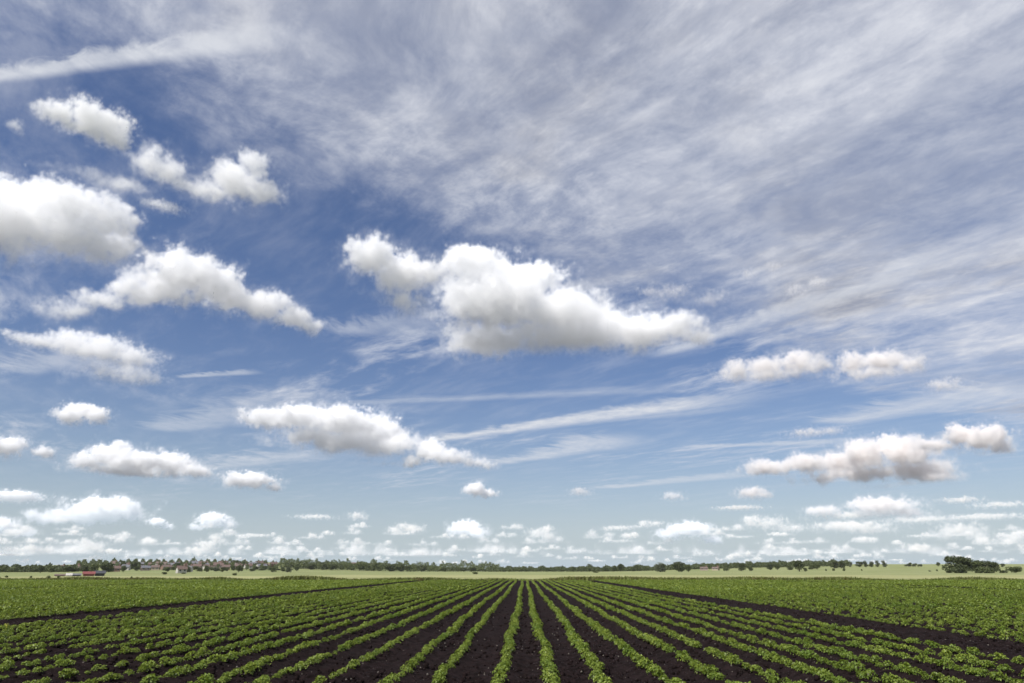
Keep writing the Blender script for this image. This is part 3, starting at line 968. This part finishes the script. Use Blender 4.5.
d1 = [p for p in REST if p[1] < 30]
d2 = [p for p in REST if 30 <= p[1] < 62]
d3 = [p for p in REST if p[1] >= 62]
V1 = [plant_template(100, 0.060, 200 + k) for k in range(10)]
V2 = [plant_template(34, 0.100, 300 + k) for k in range(10)]
V3 = [plant_template(14, 0.155, 400 + k) for k in range(10)]
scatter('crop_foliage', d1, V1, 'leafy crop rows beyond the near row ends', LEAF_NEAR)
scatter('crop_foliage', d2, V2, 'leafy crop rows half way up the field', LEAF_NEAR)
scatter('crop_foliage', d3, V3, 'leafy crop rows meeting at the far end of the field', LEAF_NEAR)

# clods and small stones on the soil
PHI = (1 + 5 ** 0.5) / 2
ICO_V = np.array([(-1, PHI, 0), (1, PHI, 0), (-1, -PHI, 0), (1, -PHI, 0), (0, -1, PHI), (0, 1, PHI), (0, -1, -PHI), (0, 1, -PHI),
                  (PHI, 0, -1), (PHI, 0, 1), (-PHI, 0, -1), (-PHI, 0, 1)], float) / 1.9
ICO_F = np.array([(0, 11, 5), (0, 5, 1), (0, 1, 7), (0, 7, 10), (0, 10, 11), (1, 5, 9), (5, 11, 4), (11, 10, 2), (10, 7, 6), (7, 1, 8),
                  (3, 9, 4), (3, 4, 2), (3, 2, 6), (3, 6, 8), (3, 8, 9), (4, 9, 5), (2, 4, 11), (6, 2, 10), (8, 6, 7), (9, 8, 1)])


def lumps(name, n, y0, y1, smin, smax, mat, label, cat):
    y = y0 * (y1 / y0) ** RNG.random(n)
    x = (RNG.random(n) - 0.5) * 1.6 * y
    s = smin + (smax - smin) * RNG.random(n) ** 2.5
    V = ICO_V[None] * (s[:, None, None] * RNG.uniform(0.6, 1.3, (n, 12, 3)))
    V = V + np.stack([x, y, ridge(x) + s * 0.2], 1)[:, None]
    Fc = (ICO_F[None] + (np.arange(n) * 12)[:, None, None]).reshape(-1, 3)
    o = mesh_obj(name, V.reshape(-1, 3), Fc, mat)
    tag(o, label, cat, kind='stuff')


lumps('soil_clods', 16000, 8, 60, 0.015, 0.06, SOIL, 'crumbly dark clods lying between the crop rows', 'soil')
lumps('pebbles', 2600, 9, 55, 0.008, 0.024, plain_mat('flint', (0.105, 0.088, 0.072), 0.7), 'small pale stones on the dark soil', 'stones')

# ------------------------------------------------------------------ rough grass along the end of the crop
GRASS = leaf_mat('rough_grass', (0.10, 0.135, 0.032), (0.17, 0.19, 0.06), (0.125, 0.105, 0.042), 0.25, 0.7, 0.2)


def grass_strip():
    n = 26000
    x = RNG.uniform(-118, 118, n)
    y = field_edge(x) + RNG.normal(0.3, 0.9, n)
    hn = 0.1 + np.array([mnoise.noise(Vector((a * 0.11, 0.5, 2.0))) for a in x])
    h = np.clip(0.42 + 0.5 * hn + RNG.normal(0, 0.10, n), 0.10, 1.0)
    th = RNG.uniform(0, 6.283, n)
    U = norm(np.stack([np.cos(th) * 0.3, np.sin(th) * 0.3, np.ones(n)], 1))
    S = np.stack([-np.sin(th), np.cos(th), np.zeros(n)], 1)
    Nn = norm(np.cross(U, S))
    P = np.stack([x, y, np.full(n, -0.12)], 1)
    V = leaf_quads(P, U, Nn, h + 0.12, RNG.uniform(0.12, 0.26, n), np.full(n, 0.1))
    rn = np.repeat(np.clip(0.5 + 0.7 * hn + RNG.normal(0, 0.2, n), 0, 1), 4)
    o = mesh_obj('rough_grass', V.reshape(-1, 3), np.arange(n * 4).reshape(-1, 4), GRASS, attrs={'rnd': ('POINT', rn)})
    tag(o, 'uneven rough grass along the far end of the crop', 'grass', kind='stuff')


grass_strip()

# ------------------------------------------------------------------ trees
BARK = plain_mat('bark', (0.10, 0.08, 0.06), 0.9, 0.35, 3.0)
CROWN = [leaf_mat('tree_leaf_dark', (0.045, 0.058, 0.022), (0.085, 0.102, 0.040), (0.060, 0.076, 0.030), 0.2, 0.6, 0.2),
         leaf_mat('tree_leaf_mid', (0.062, 0.080, 0.028), (0.110, 0.130, 0.050), (0.080, 0.100, 0.038), 0.2, 0.6, 0.2),
         leaf_mat('tree_leaf_grey', (0.085, 0.100, 0.060), (0.130, 0.148, 0.090), (0.105, 0.122, 0.075), 0.2, 0.6, 0.2)]


def tube(path, radii, seg=7):
    V, Fc = [], []
    for k, (p, r) in enumerate(zip(path, radii)):
        t = (Vector(path[min(k + 1, len(path) - 1)]) - Vector(path[max(k - 1, 0)])).normalized()
        a = t.cross(Vector((0.31, 0.95, 0.1))).normalized(); b = t.cross(a)
        for i in range(seg):
            an = 6.2832 * i / seg
            V.append(tuple(Vector(p) + a * math.cos(an) * r + b * math.sin(an) * r))
    for k in range(len(path) - 1):
        for i in range(seg):
            j = (i + 1) % seg
            Fc.append((k * seg + i, k * seg + j, (k + 1) * seg + j, (k + 1) * seg + i))
    Fc.append(tuple(range(seg))[::-1]); Fc.append(tuple((len(path) - 1) * seg + i for i in range(seg)))
    return V, Fc


def crown_mesh(lobes, n, size, seed):
    r = np.random.default_rng(seed)
    C = np.array([l[0] for l in lobes]); Rd = np.array([l[1] for l in lobes])
    wts = (Rd.prod(1)) ** (2 / 3); wts /= wts.sum()
    k = r.choice(len(lobes), n, p=wts)
    d = norm(r.normal(0, 1, (n, 3)))
    rad_ = (0.62 + 0.45 * r.random(n))[:, None]
    P = C[k] + d * Rd[k] * rad_
    U = norm(r.normal(0, 1, (n, 3)))
    Nn = d + r.normal(0, 0.6, (n, 3)) + np.array([0, 0, 0.3])
    Nn = norm(Nn - U * (Nn * U).sum(1, keepdims=True))
    L = size * r.uniform(0.7, 1.5, n)
    V = leaf_quads(P - U * (L * 0.5)[:, None], U, Nn, L, L * 0.85, r.uniform(0.1, 0.5, n))
    rn = np.repeat(np.clip(0.5 + 0.25 * r.normal(0, 1, n) + 0.25 * (r.random(len(lobes)) - 0.5)[k], 0, 1), 4)
    return V.reshape(-1, 3), rn


def tree_proto(kind, seed):
    """unit tree: 1 m tall, scaled by its copies"""
    r = random.Random(seed)
    lobes = []
    if kind == 'round':
        for i in range(11):
            a = r.uniform(0, 6.28); q = r.uniform(0.08, 0.30); z = r.uniform(0.16, 0.80)
            lobes.append(((math.cos(a) * q, math.sin(a) * q, z), (r.uniform(.15, .23), r.uniform(.15, .23), r.uniform(.12, .19))))
        lobes.append(((0, 0, .50), (.32, .32, .42)))
        n, sz = 1300, 0.072
    elif kind == 'upright':
        for i in range(8):
            a = r.uniform(0, 6.28); q = r.uniform(0.02, 0.13); z = 0.16 + 0.74 * i / 8
            lobes.append(((math.cos(a) * q, math.sin(a) * q, z), (r.uniform(.12, .18), r.uniform(.12, .18), r.uniform(.12, .18))))
        n, sz = 560, 0.07
    elif kind == 'bush':
        for i in range(8):
            a = r.uniform(0, 6.28); q = r.uniform(0.1, 0.55)
            lobes.append(((math.cos(a) * q, math.sin(a) * q, r.uniform(.15, .6)), (r.uniform(.25, .42), r.uniform(.25, .42), r.uniform(.25, .38))))
        n, sz = 560, 0.12
    else:  # wide
        for i in range(12):
            a = r.uniform(0, 6.28); q = r.uniform(0.12, 0.52); z = r.uniform(0.16, 0.72)
            lobes.append(((math.cos(a) * q, math.sin(a) * q, z), (r.uniform(.2, .32), r.uniform(.2, .32), r.uniform(.15, .26))))
        n, sz = 1300, 0.085
    return lobes, n, sz


PROTO = {}


def mpp_at(x, y, z):
    return -(CAM_R.inverted() @ Vector((x, y, z - CAM_H))).z / F



def tree(px, top, base, wpx, kind, leafm, label, group=None, d=None, name='tree'):
    if d is None:
        X, Y, D = ground_hit(px, base)
    else:
        r = ray(px, base); hl = math.hypot(r.x, r.y); X, Y, D = r.x / hl * d, r.y / hl * d, d
    z = float(terrain(X, Y))
    sc = mpp_at(X, Y, z)
    r = ray(px, top); ztop = CAM_H + r.z / math.hypot(r.x, r.y) * D
    hgt = max(ztop - z, 0.6)
    key = (kind, leafm, random.randrange(3))
    nat = {'round': 0.82, 'upright': 0.46, 'bush': 1.7, 'wide': 1.45}[kind]
    if key not in PROTO:
        lobes, n, s_ = tree_proto(kind, hash(key[0]) % 7 + key[2] * 17 + len(PROTO))
        e = empty(name)
        cv, rn = crown_mesh(lobes, n, s_, 900 + len(PROTO))
        mesh_obj('crown', cv, np.arange(len(cv)).reshape(-1, 4), CROWN[leafm], e, attrs={'rnd': ('POINT', rn)})
        hb = 0.30 if kind != 'bush' else 0.25
        V, Fc = tube([(0, 0, -0.03), (0.006, 0.004, hb * 0.6), (0, 0.012, hb + .12), (0.02, 0, .62)], [.035, .027, .020, .008])
        for q in range(4):
            a = 1.6 * q + random.random()
            v2, f2 = tube([(0, 0.005, hb * 0.9 + .04 * q), (math.cos(a) * .12, math.sin(a) * .12, hb + .16 + .05 * q), (math.cos(a) * .24, math.sin(a) * .24, hb + .27 + .06 * q)], [.014, .010, .004], 5)
            k0 = len(V); V += v2; Fc += [tuple(i + k0 for i in ff) for ff in f2]
        mesh_obj('trunk' if kind != 'bush' else 'stem', V, Fc, BARK, e)
        PROTO[key] = e
    else:
        e = copy_tree(PROTO[key])
        e.name = name
    e.location = (X, Y, z)
    e.rotation_euler = (0, 0, random.uniform(0, 6.28))
    w = wpx * sc / nat
    e.scale = (w, w, hgt / 0.93)
    for k in ('label', 'category', 'group'):
        if k in e: del e[k]
    tag(e, label, 'shrub' if name == 'shrub' else 'tree', group)
    return e


TREES = [
    # clump at the right
    (956, 555.5, 573, 21, 'round', 0, 'tallest dark tree at the rounded end of the dense clump in the pale field'),
    (966, 557.0, 573, 20, 'round', 0, 'dark tree behind the tallest one in the dense clump'),
    (976, 559.6, 573, 19, 'round', 1, 'middle tree of the dense clump, its top lower than the rounded end'),
    (986, 560.6, 573, 18, 'round', 0, 'dark tree next to the low end of the dense clump'),
    (994, 561.8, 573, 16, 'round', 0, 'last tree of the dense clump, beside the low hedge'),
    (1016, 565.5, 573, 18, 'wide', 1, 'broad low tree at the photo edge past the dense clump'),
    # lone tree and neighbours
    (799.5, 560.3, 571.5, 13, 'round', 0, 'big round dark tree standing alone in front of the far hedge'),
    (805.5, 567.6, 571.5, 4, 'round', 0, 'very small dark tree touching the big lone round tree'),
    (770.5, 563.4, 570, 7.5, 'round', 0, 'rounded tree, first of two on the hedge before the lone round tree'),
    (777.5, 564.3, 570, 6.5, 'round', 0, 'rounded tree, second of two on the hedge before the lone round tree'),
    (790, 565.3, 570, 9, 'wide', 0, 'low wide tree just beside the big lone round tree'),
    (812, 564.2, 569.5, 8, 'round', 1, 'pale green tree just past the big lone round tree'),
    (817.5, 563.4, 569.5, 6, 'round', 1, 'taller tree of the pair past the big lone round tree'),
    (742, 563.2, 571, 9, 'round', 0, 'dark tree at the end of the pale houses by the hedge'),
    (750, 565.4, 571, 7, 'wide', 0, 'low tree between two taller rounded ones on the hedge'),
    (727, 566.0, 571, 8, 'wide', 1, 'low green tree in the hedge in front of the pink roofs'),
    (660, 562.3, 572, 13, 'round', 2, 'broad grey-green tree, left of the two big hedgerow trees'),
    (679, 561.2, 572, 11.5, 'round', 0, 'tallest of the two big hedgerow trees, dark and rounded'),
    (688.5, 564.2, 572, 7, 'round', 1, 'small tree leaning against the tallest hedgerow tree'),
    (621, 563.8, 571.5, 9, 'round', 0, 'rounded tree in the middle hedge, taller of a pair'),
    (634, 564.6, 571.5, 10, 'wide', 0, 'spreading tree in the middle hedge, lower of a pair'),
    (614, 565.6, 571.5, 7, 'round', 1, 'small tree on the thin end of the middle hedge'),
    (592, 564.0, 571.5, 10, 'wide', 0, 'flat-topped tree above the gap in the middle hedge'),
    (584, 566.2, 571.5, 7, 'round', 1, 'small tree beside the flat-topped one'),
    (562, 566.4, 571.5, 6, 'round', 0, 'small round tree standing up from the thin far hedge'),
    # pines on the right-hand rise
    (835, 560.6, 568.3, 8, 'upright', 0, 'bushy upright tree, first of a pair on the rise'),
    (841.5, 561.0, 568.3, 7, 'upright', 0, 'narrower upright tree, second of a pair on the rise'),
    (851, 561.6, 567, 3.4, 'upright', 2, 'thinnest see-through upright tree on the rise'),
    (859.5, 561.4, 567, 8, 'round', 0, 'broad tree starting the row of upright trees on the rise'),
    (866, 560.6, 567, 4.6, 'upright', 0, 'pointed upright tree next to the broad one on the rise'),
    (871.5, 561.4, 567, 5.4, 'upright', 0, 'rounded upright tree in the middle of the row on the rise'),
    (878, 560.6, 567, 4.6, 'upright', 2, 'greyish upright tree, last but one of the row on the rise'),
    (885, 560.4, 567, 5, 'upright', 2, 'last upright tree of the row on the rise'),
    (908.5, 562.6, 566.6, 8, 'wide', 0, 'first low tree of a small far group near the skyline'),
    (915, 563.2, 566.6, 6, 'wide', 0, 'middle low tree of a small far group near the skyline'),
    (921, 563.6, 566.6, 7, 'wide', 1, 'last low tree of a small far group near the skyline'),
    (938.5, 562.2, 566.5, 4.4, 'round', 0, 'tiny single tree on the skyline before the dense clump'),
    (1003, 563.4, 567, 4, 'round', 0, 'tiny single tree on the skyline past the dense clump'),
    # around the village
    (40, 565.4, 573, 8, 'round', 0, 'dark round tree rising from the low hedge at the far end of the village'),
    (51, 566.5, 572.5, 7, 'round', 1, 'small green tree beside the cream cottage'),
    (67, 566.2, 572, 7, 'round', 0, 'dark tree between two cottages above the white hut'),
    (84, 564.6, 572.5, 9, 'round', 0, 'dark tree above the red shed'),
    (94, 563.6, 572.5, 10, 'round', 1, 'broad tree above the dark shed'),
    (106, 562.2, 572.3, 13, 'round', 0, 'biggest dark tree at the start of the village houses'),
    (122.5, 560.4, 568, 6, 'round', 0, 'dark tree on the ridge behind the white gabled house'),
    (134, 560.8, 569, 11, 'round', 0, 'broad dark tree among the first village houses'),
    (151, 563.6, 569, 5, 'round', 1, 'small tree above grey village roofs'),
    (160, 562.8, 569, 6, 'round', 0, 'dark tree next to the middle roofs of the village'),
    (177.5, 562.6, 568, 6, 'round', 0, 'small dark tree behind the white house with red gable'),
    (223, 561.2, 567, 8, 'round', 1, 'green tree on the ridge near the biggest village tree'),
    (235, 559.2, 567, 14, 'wide', 0, 'biggest wide tree crowning the village ridge'),
    (244, 561.0, 567, 8, 'round', 0, 'dark tree at the end of the crown of the village ridge'),
    (258, 562.6, 568, 6, 'round', 0, 'dark tree behind the last white village house'),
    (318.5, 561.2, 569, 6, 'round', 0, 'dark tree on the wooded ridge past the village, first of a pair'),
    (328, 561.4, 569, 9, 'round', 0, 'wide dark tree on the wooded ridge past the village, second of a pair'),
    (343.5, 561.0, 569, 7, 'round', 1, 'green tree at the middle of the wooded ridge'),
    (361, 561.2, 569, 9, 'round', 0, 'tall dark tree above red roofs in the wood'),
    (385, 564.2, 570, 7, 'round', 0, 'rounded tree where the wooded ridge begins to drop'),
    (428, 565.0, 571, 10, 'round', 1, 'wide tree where the wood thins out'),
    (483, 564.4, 571.5, 4, 'upright', 0, 'thin pointed tree rising at the end of the wood'),
]
for (px, top, base, w, kind, lm, lab) in TREES:
    tree(px, top, base, w, kind, lm, lab)

rt = random.Random(5)
for px in np.arange(3, 90, 6.5):
    tree(px + rt.uniform(-2, 2), rt.uniform(567, 569), 573.2, rt.uniform(8, 12), 'wide', rt.choice([0, 0, 1]), 'low dark tree in the hedge line below the village end', 'low trees in the hedge line below the village', d=rt.uniform(610, 650))
for px in np.arange(108, 300, 4.6):
    tree(px + rt.uniform(-2, 2), rt.uniform(564.8, 569), rt.uniform(569, 572.5), rt.uniform(4.5, 8), 'round', rt.choice([0, 1, 1, 2]), 'small leafy tree scattered between the village houses', 'small trees between the village houses')
for px in np.arange(290, 486, 7.0):
    t_ = 562.4 + 4.4 * min(max((px - 380) / 70, 0), 1)
    tree(px + rt.uniform(-2, 2), t_ + rt.uniform(-0.8, 1.2), 571.8, rt.uniform(8, 12), 'round', rt.choice([0, 1, 1, 2]), 'leafy tree standing in the long wood past the village', 'trees of the long wood past the village', d=rt.uniform(820, 900))
for px in np.arange(489, 606, 7.5):
    tree(px + rt.uniform(-2, 2), rt.uniform(566.6, 568.4), 571.8, rt.uniform(7, 12), 'wide', rt.choice([0, 0, 1]), 'low tree of the thin hedge on the flat horizon', 'low trees of the thin far hedge', d=rt.uniform(740, 790))
for px in np.arange(606, 786, 8):
    tree(px + rt.uniform(-2, 2), rt.uniform(566.6, 568.6), 571.3, rt.uniform(8, 12), 'wide', rt.choice([0, 0, 1]), 'low tree filling the hedge under the taller hedgerow trees', 'low trees filling the middle hedge', d=rt.uniform(730, 780))



def underwood(name, px0, px1, d, h0, h1, mat, label, cat, seed):
    r = np.random.default_rng(seed)
    n = int((px1 - px0) * 75)
    px = r.uniform(px0, px1, n)
    dd = d(px) + r.normal(0, 14, n)
    az = np.arctan((px - 512) / F * 0.985) - YAW
    X, Y = np.sin(az) * dd, np.cos(az) * dd
    hn = np.array([mnoise.noise(Vector((a * 0.16, seed, 1.0))) + 0.6 * mnoise.noise(Vector((a * 0.5, seed, 4.0))) for a in px])
    top = h0 + (h1 - h0) * np.clip(0.5 + hn, 0, 1.3)
    zz = r.random(n) ** 0.7
    P = np.stack([X, Y, terrain(X, Y) + zz * top], 1)
    U = norm(r.normal(0, 1, (n, 3)))
    Nn = norm(r.normal(0, 0.8, (n, 3)) + np.array([-0.2, -0.5, 0.7]))
    Nn = norm(Nn - U * (Nn * U).sum(1, keepdims=True))
    L = r.uniform(0.7, 1.7, n)
    V = leaf_quads(P, U, Nn, L, L * 0.8, np.full(n, 0.25))
    o = mesh_obj(name, V.reshape(-1, 3), np.arange(n * 4).reshape(-1, 4), mat, attrs={'rnd': ('POINT', np.repeat(r.random(n), 4))})
    tag(o, label, cat, kind='stuff')


underwood('woods', 288, 500, lambda p: 860 + 0 * p, 6.0, 12.5, CROWN[1], 'dense mixed greenery filling the long wood past the village', 'wood', 1)
underwood('hedge_growth', 488, 838, lambda p: 760 + 0 * p, 3.0, 5.6, CROWN[0], 'dark hedge growth along the flat horizon', 'hedge', 2)
underwood('hedge_growth', -10, 92, lambda p: 640 + 0 * p, 2.5, 5.0, CROWN[0], 'dark hedge growth below the far end of the village', 'hedge', 3)
underwood('garden_growth', 92, 290, lambda p: 860 + 120 * np.sin(p * 0.9), 3.0, 6.5, CROWN[0], 'garden bushes and hedges between the village houses', 'greenery', 4)

BUSH = [(834, 568, 571, 3.4, 'dark bush below the pair of upright trees, first of two'), (844, 567.2, 571, 4, 'dark bush below the pair of upright trees, second of two'),
        (862, 569, 570.8, 2.4, 'tiny bush alone on the green slope below the upright row'), (826, 568.6, 571, 2.4, 'tiny bush near the foot of the rise'),
        (930, 570, 571.6, 3, 'low bush in the pale pasture before the dense clump'), (937, 569, 571.3, 2.2, 'upright little bush beside the dense clump pasture'),
        (949, 569, 573, 9, 'low dark bush at the foot of the rounded end of the clump'), (1004, 569.6, 573, 12, 'clipped dark bush joining the clump and the edge tree'),
        (962, 565, 573.2, 22, 'dense dark undergrowth bush below the tallest trees of the clump'), (985, 566, 573.2, 24, 'dense dark undergrowth bush below the lower end of the clump'),
        (165, 571.6, 574.4, 8, 'short dark bush row in the field below the white house'), (234.5, 572.4, 575.4, 6, 'dark upright bush alone in the pale strip below the village ridge'),
        (6, 575, 577.6, 4, 'rounded bush in the rough grass at the photo edge'), (49, 576, 578, 5, 'low grey bush in the rough pasture before the white hut'),
        (31, 576.4, 578, 3, 'smallest grey bush in the rough pasture'), (58, 576.4, 578, 4, 'grey bush in the rough pasture below the red shed'),
        (131, 577.2, 579, 2.4, 'tiny dark bush in the pale strip below the broad village tree'), (476, 571.6, 574.2, 9, 'low dark bush where the wood meets the pale field'),
        (183, 572.0, 574.0, 6, 'low bush right under the white house with red gable'), (596, 571.4, 572.8, 8, 'flat dark bush under the flat-topped tree')]
for (px, top, base, w, lab) in BUSH:
    tree(px, top, base, w, 'bush', rt.choice([0, 0, 1]), lab, name='shrub')

# ------------------------------------------------------------------ village
WALLS = [plain_mat('white_render', (0.42, 0.40, 0.37)), plain_mat('red_brick', (0.19, 0.115, 0.09)), plain_mat('pink_render', (0.30, 0.225, 0.20)), plain_mat('buff_brick', (0.36, 0.30, 0.22))]
ROOFS = [plain_mat('clay_tile', (0.115, 0.075, 0.063)), plain_mat('grey_slate', (0.12, 0.12, 0.135)), plain_mat('brown_tile', (0.12, 0.085, 0.072))]
GLASS = plain_mat('window_glass', (0.03, 0.035, 0.04), 0.15, 0.1)
TRIM = plain_mat('white_trim', (0.6, 0.6, 0.58))


def box(x0, x1, y0, y1, z0, z1):
    v = [(x, y, z) for x in (x0, x1) for y in (y0, y1) for z in (z0, z1)]
    return v, [(0, 1, 3, 2), (4, 6, 7, 5), (0, 4, 5, 1), (2, 3, 7, 6), (0, 2, 6, 4), (1, 5, 7, 3)]


def house(px, base, w, h, wall, roof, label, group=None, name='house', turn=0.0, windows=True, chim=True, d=None):
    if d:
        r = ray(px, base); hl = math.hypot(r.x, r.y); X, Y, D = r.x / hl * d, r.y / hl * d, d
    else:
        X, Y, D = ground_hit(px, base)
    z = float(terrain(X, Y))
    k = mpp_at(X, Y, z)
    w *= k; h *= k                                # sizes are given as seen
    e = empty(name, (X, Y, z), -math.atan2(X, Y) + turn)
    dp = min(0.8 * w, 9.0)
    eave = h * 0.58
    hw, hd = w / 2, dp / 2
    v = [(-hw, -hd, -0.6), (hw, -hd, -0.6), (hw, hd, -0.6), (-hw, hd, -0.6), (-hw, -hd, eave), (hw, -hd, eave), (hw, hd, eave), (-hw, hd, eave), (-hw, 0, h * .97), (hw, 0, h * .97)]
    f = [(0, 1, 5, 4), (1, 2, 6, 9, 5), (2, 3, 7, 6), (3, 0, 4, 8, 7)]
    mesh_obj('wall', v, f, wall, e)
    ov = 0.35; th = 0.22
    sl = (h - eave) / hd
    ro = []
    for s in (-1, 1):
        ro += [(-hw - ov, s * (hd + ov), eave - sl * ov), (hw + ov, s * (hd + ov), eave - sl * ov), (hw + ov, 0, h), (-hw - ov, 0, h),
               (-hw - ov, s * (hd + ov), eave - sl * ov + th), (hw + ov, s * (hd + ov), eave - sl * ov + th), (hw + ov, 0, h + th), (-hw - ov, 0, h + th)]
    rf = []
    for k in (0, 8):
        rf += [tuple(i + k for i in q) for q in ((0, 1, 2, 3), (4, 7, 6, 5), (0, 4, 5, 1), (0, 3, 7, 4), (1, 5, 6, 2))]
    rfo = mesh_obj('roof', ro, rf, roof, e)
    if chim:
        cv, cf = box(hw * .55, hw * .55 + .9, -0.45, 0.45, h * .9, h + 1.3)
        mesh_obj('chimney', cv, cf, WALLS[1], rfo)
    if windows:
        nwin = max(2, int(w / 3.2))
        for k in range(nwin):
            cxw = -hw + (k + .5) * w / nwin
            for zz in ((0.9, 2.1), (eave - 1.6, eave - .5)):
                if zz[0] < 0.9 or (zz[0] > 1 and zz[0] < 2.3): continue
                wv, wf = box(cxw - .55, cxw + .55, -hd - .06, -hd - .01, zz[0], zz[1])
                wo = mesh_obj('window', wv, wf, TRIM, e)
                pv, pf = box(cxw - .47, cxw + .47, -hd - .075, -hd - .063, zz[0] + .08, zz[1] - .08)
                mesh_obj('pane', pv, pf, GLASS, wo)
    tag(e, label, 'shed' if 'shed' in name else 'house', group)
    return e


HOUSES = [
    (55, 570.6, 9, 6.5, 2, 2, 'pink-walled cottage beside a dark tree at the far end of the village'),
    (60.5, 570, 8, 7, 0, 2, 'cream cottage next to the pink-walled one'),
    (75, 569.6, 10, 7, 3, 0, 'buff cottage above the white hut'),
    (115.5, 571.6, 10, 8.5, 1, 0, 'red brick house at the start of the village beside the biggest dark tree'),
    (125.5, 570.2, 9, 8.5, 0, 1, 'bright white house with a steep gable below the ridge trees'),
    (145, 570.6, 10, 7.5, 2, 1, 'pinkish house with grey slate roof right of the broad village tree'),
    (155, 570.2, 9, 7.5, 3, 2, 'buff house with brown roof between small village trees'),
    (166, 569.8, 11, 7.5, 1, 2, 'low brick house with brown roof just before the white red-gabled house'),
    (181, 573.2, 11, 11, 0, 0, 'tallest white house with a red gable, nearest the field'),
    (188, 571.8, 9, 9, 0, 1, 'white house with slate roof beside the tallest red-gabled one'),
    (197, 569.4, 10, 8, 2, 0, 'pink house with clay roof behind the white slate-roofed one'),
    (207, 569.6, 10, 7.5, 0, 2, 'white house with brown roof half way along the village'),
    (218, 568.6, 12, 8.5, 2, 0, 'widest pink house with red roof under the ridge trees'),
    (226, 569.8, 9, 7.5, 1, 0, 'brick house with red roof below the wide ridge tree'),
    (237, 569.0, 11, 7, 2, 2, 'pink house with brown roof under the biggest wide tree'),
    (248, 568.6, 9, 7, 0, 0, 'white house with clay roof right of the wide ridge tree'),
    (261, 569.2, 12, 8, 0, 1, 'last white house, slate roofed, before the wood'),
    (355, 567.4, 11, 7.5, 1, 0, 'brick house with red roof half hidden in the wood'),
    (371, 568.0, 11, 7, 2, 0, 'pink house with red roof at the thinning end of the wood'),
    (704, 570.4, 9, 5.2, 2, 2, 'long low pink house behind the middle hedge'),
    (716, 570.4, 8, 5.2, 3, 2, 'buff house with red roof behind the middle hedge'),
]
for (px, base, w, h, wl, rf, lab) in HOUSES:
    house(px, base, w * 0.78, h * 0.62, WALLS[wl], ROOFS[rf], lab, turn=rt.uniform(-0.5, 0.5))
for px in np.arange(112, 276, 7.4):
    house(px + rt.uniform(-2, 2), rt.uniform(565.6, 568.2), rt.uniform(6, 9), rt.uniform(3.8, 5.2), rt.choice(WALLS), rt.choice(ROOFS),
          'small far village house half hidden among trees up the slope', 'far houses up the village slope', turn=rt.uniform(-0.7, 0.7))
RED = plain_mat('red_cladding', (0.19, 0.05, 0.045), 0.5, 0.12)
DARK = plain_mat('dark_cladding', (0.045, 0.047, 0.055), 0.6)
house(88.5, 576, 9.5, 4.2, RED, RED, 'bright red shed standing in the pasture below the village', name='shed', windows=False, chim=False, d=338)
house(99.5, 575.6, 8.5, 4.8, DARK, DARK, 'low dark shed right beside the bright red one', name='shed', windows=False, chim=False, d=342)
house(69, 575.6, 4, 3.0, WALLS[0], WALLS[0], 'tiny white hut in front of the low hedge', name='shed', windows=False, chim=False, d=335)
house(75.5, 575.2, 9, 2.4, DARK, ROOFS[1], 'long low grey shed between the white hut and the red one', name='shed', windows=False, chim=False, d=345)
house(60, 575.3, 8, 2.2, ROOFS[2], ROOFS[2], 'low brown shed left of the tiny white hut', name='shed', windows=False, chim=False, d=340)

# ------------------------------------------------------------------ bolted yellow weed among the rows
YEL = plain_mat('yellow_petals', (0.42, 0.42, 0.05), 0.6)
STEM = plain_mat('weed_stem', (0.16, 0.22, 0.05), 0.7)


def weed(px, base, h, label):
    X, Y, D = ground_hit(px, base)
    e = empty('flowering_weed', (X, Y, 0.02))
    V, Fc = tube([(0, 0, -0.02), (0.02, 0.01, h * .5), (0.01, 0, h)], [.012, .009, .005], 6)
    mesh_obj('stem', V, Fc, STEM, e)
    n = 22
    P = np.stack([RNG.normal(0, .04, n), RNG.normal(0, .04, n), h * RNG.uniform(.82, 1.04, n)], 1)
    U = norm(RNG.normal(0, 1, (n, 3))); Nn = np.array([[0, 0, 1.0]]) + RNG.normal(0, .3, (n, 3)); Nn = norm(Nn - U * (Nn * U).sum(1, keepdims=True))
    Q = leaf_quads(P, U, Nn, np.full(n, .035), np.full(n, .03), np.full(n, .2))
    mesh_obj('flower_head', Q.reshape(-1, 3), np.arange(n * 4).reshape(-1, 4), YEL, e)
    n = 14
    th = RNG.uniform(0, 6.28, n)
    P = np.stack([np.zeros(n), np.zeros(n), h * RNG.uniform(.1, .8, n)], 1)
    U = norm(np.stack([np.cos(th), np.sin(th), np.full(n, .5)], 1)); S = np.stack([-np.sin(th), np.cos(th), np.zeros(n)], 1); Nn = norm(np.cross(U, S))
    Q = leaf_quads(P, U, Nn, RNG.uniform(.10, .2, n), np.full(n, .05), np.full(n, .2))
    lv = mesh_obj('foliage', Q.reshape(-1, 3), np.arange(n * 4).reshape(-1, 4), STEM, e)
    tag(e, label, 'weed')


weed(3.5, 646, 0.46, 'tall yellow-flowered weed among the crop at the very edge of the photo')

# ------------------------------------------------------------------ summer air over the land


def haze():
    m, g, out = new_mat('thin_haze')
    pv = g.node('ShaderNodeVolumePrincipled')
    pv.inputs['Color'].default_value = (0.90, 0.94, 1.0, 1)
    pv.inputs['Density'].default_value = 0.00005
    pv.inputs['Anisotropy'].default_value = 0.2
    g.L.new(pv.outputs[0], out.inputs['Volume'])
    v, f = box(-16000, 16000, -16000, 16000, -3.0, 45.0)
    o = mesh_obj('haze', v, f, m)
    tag(o, 'thin summer haze lying over the fields', 'haze', kind='stuff')


haze()
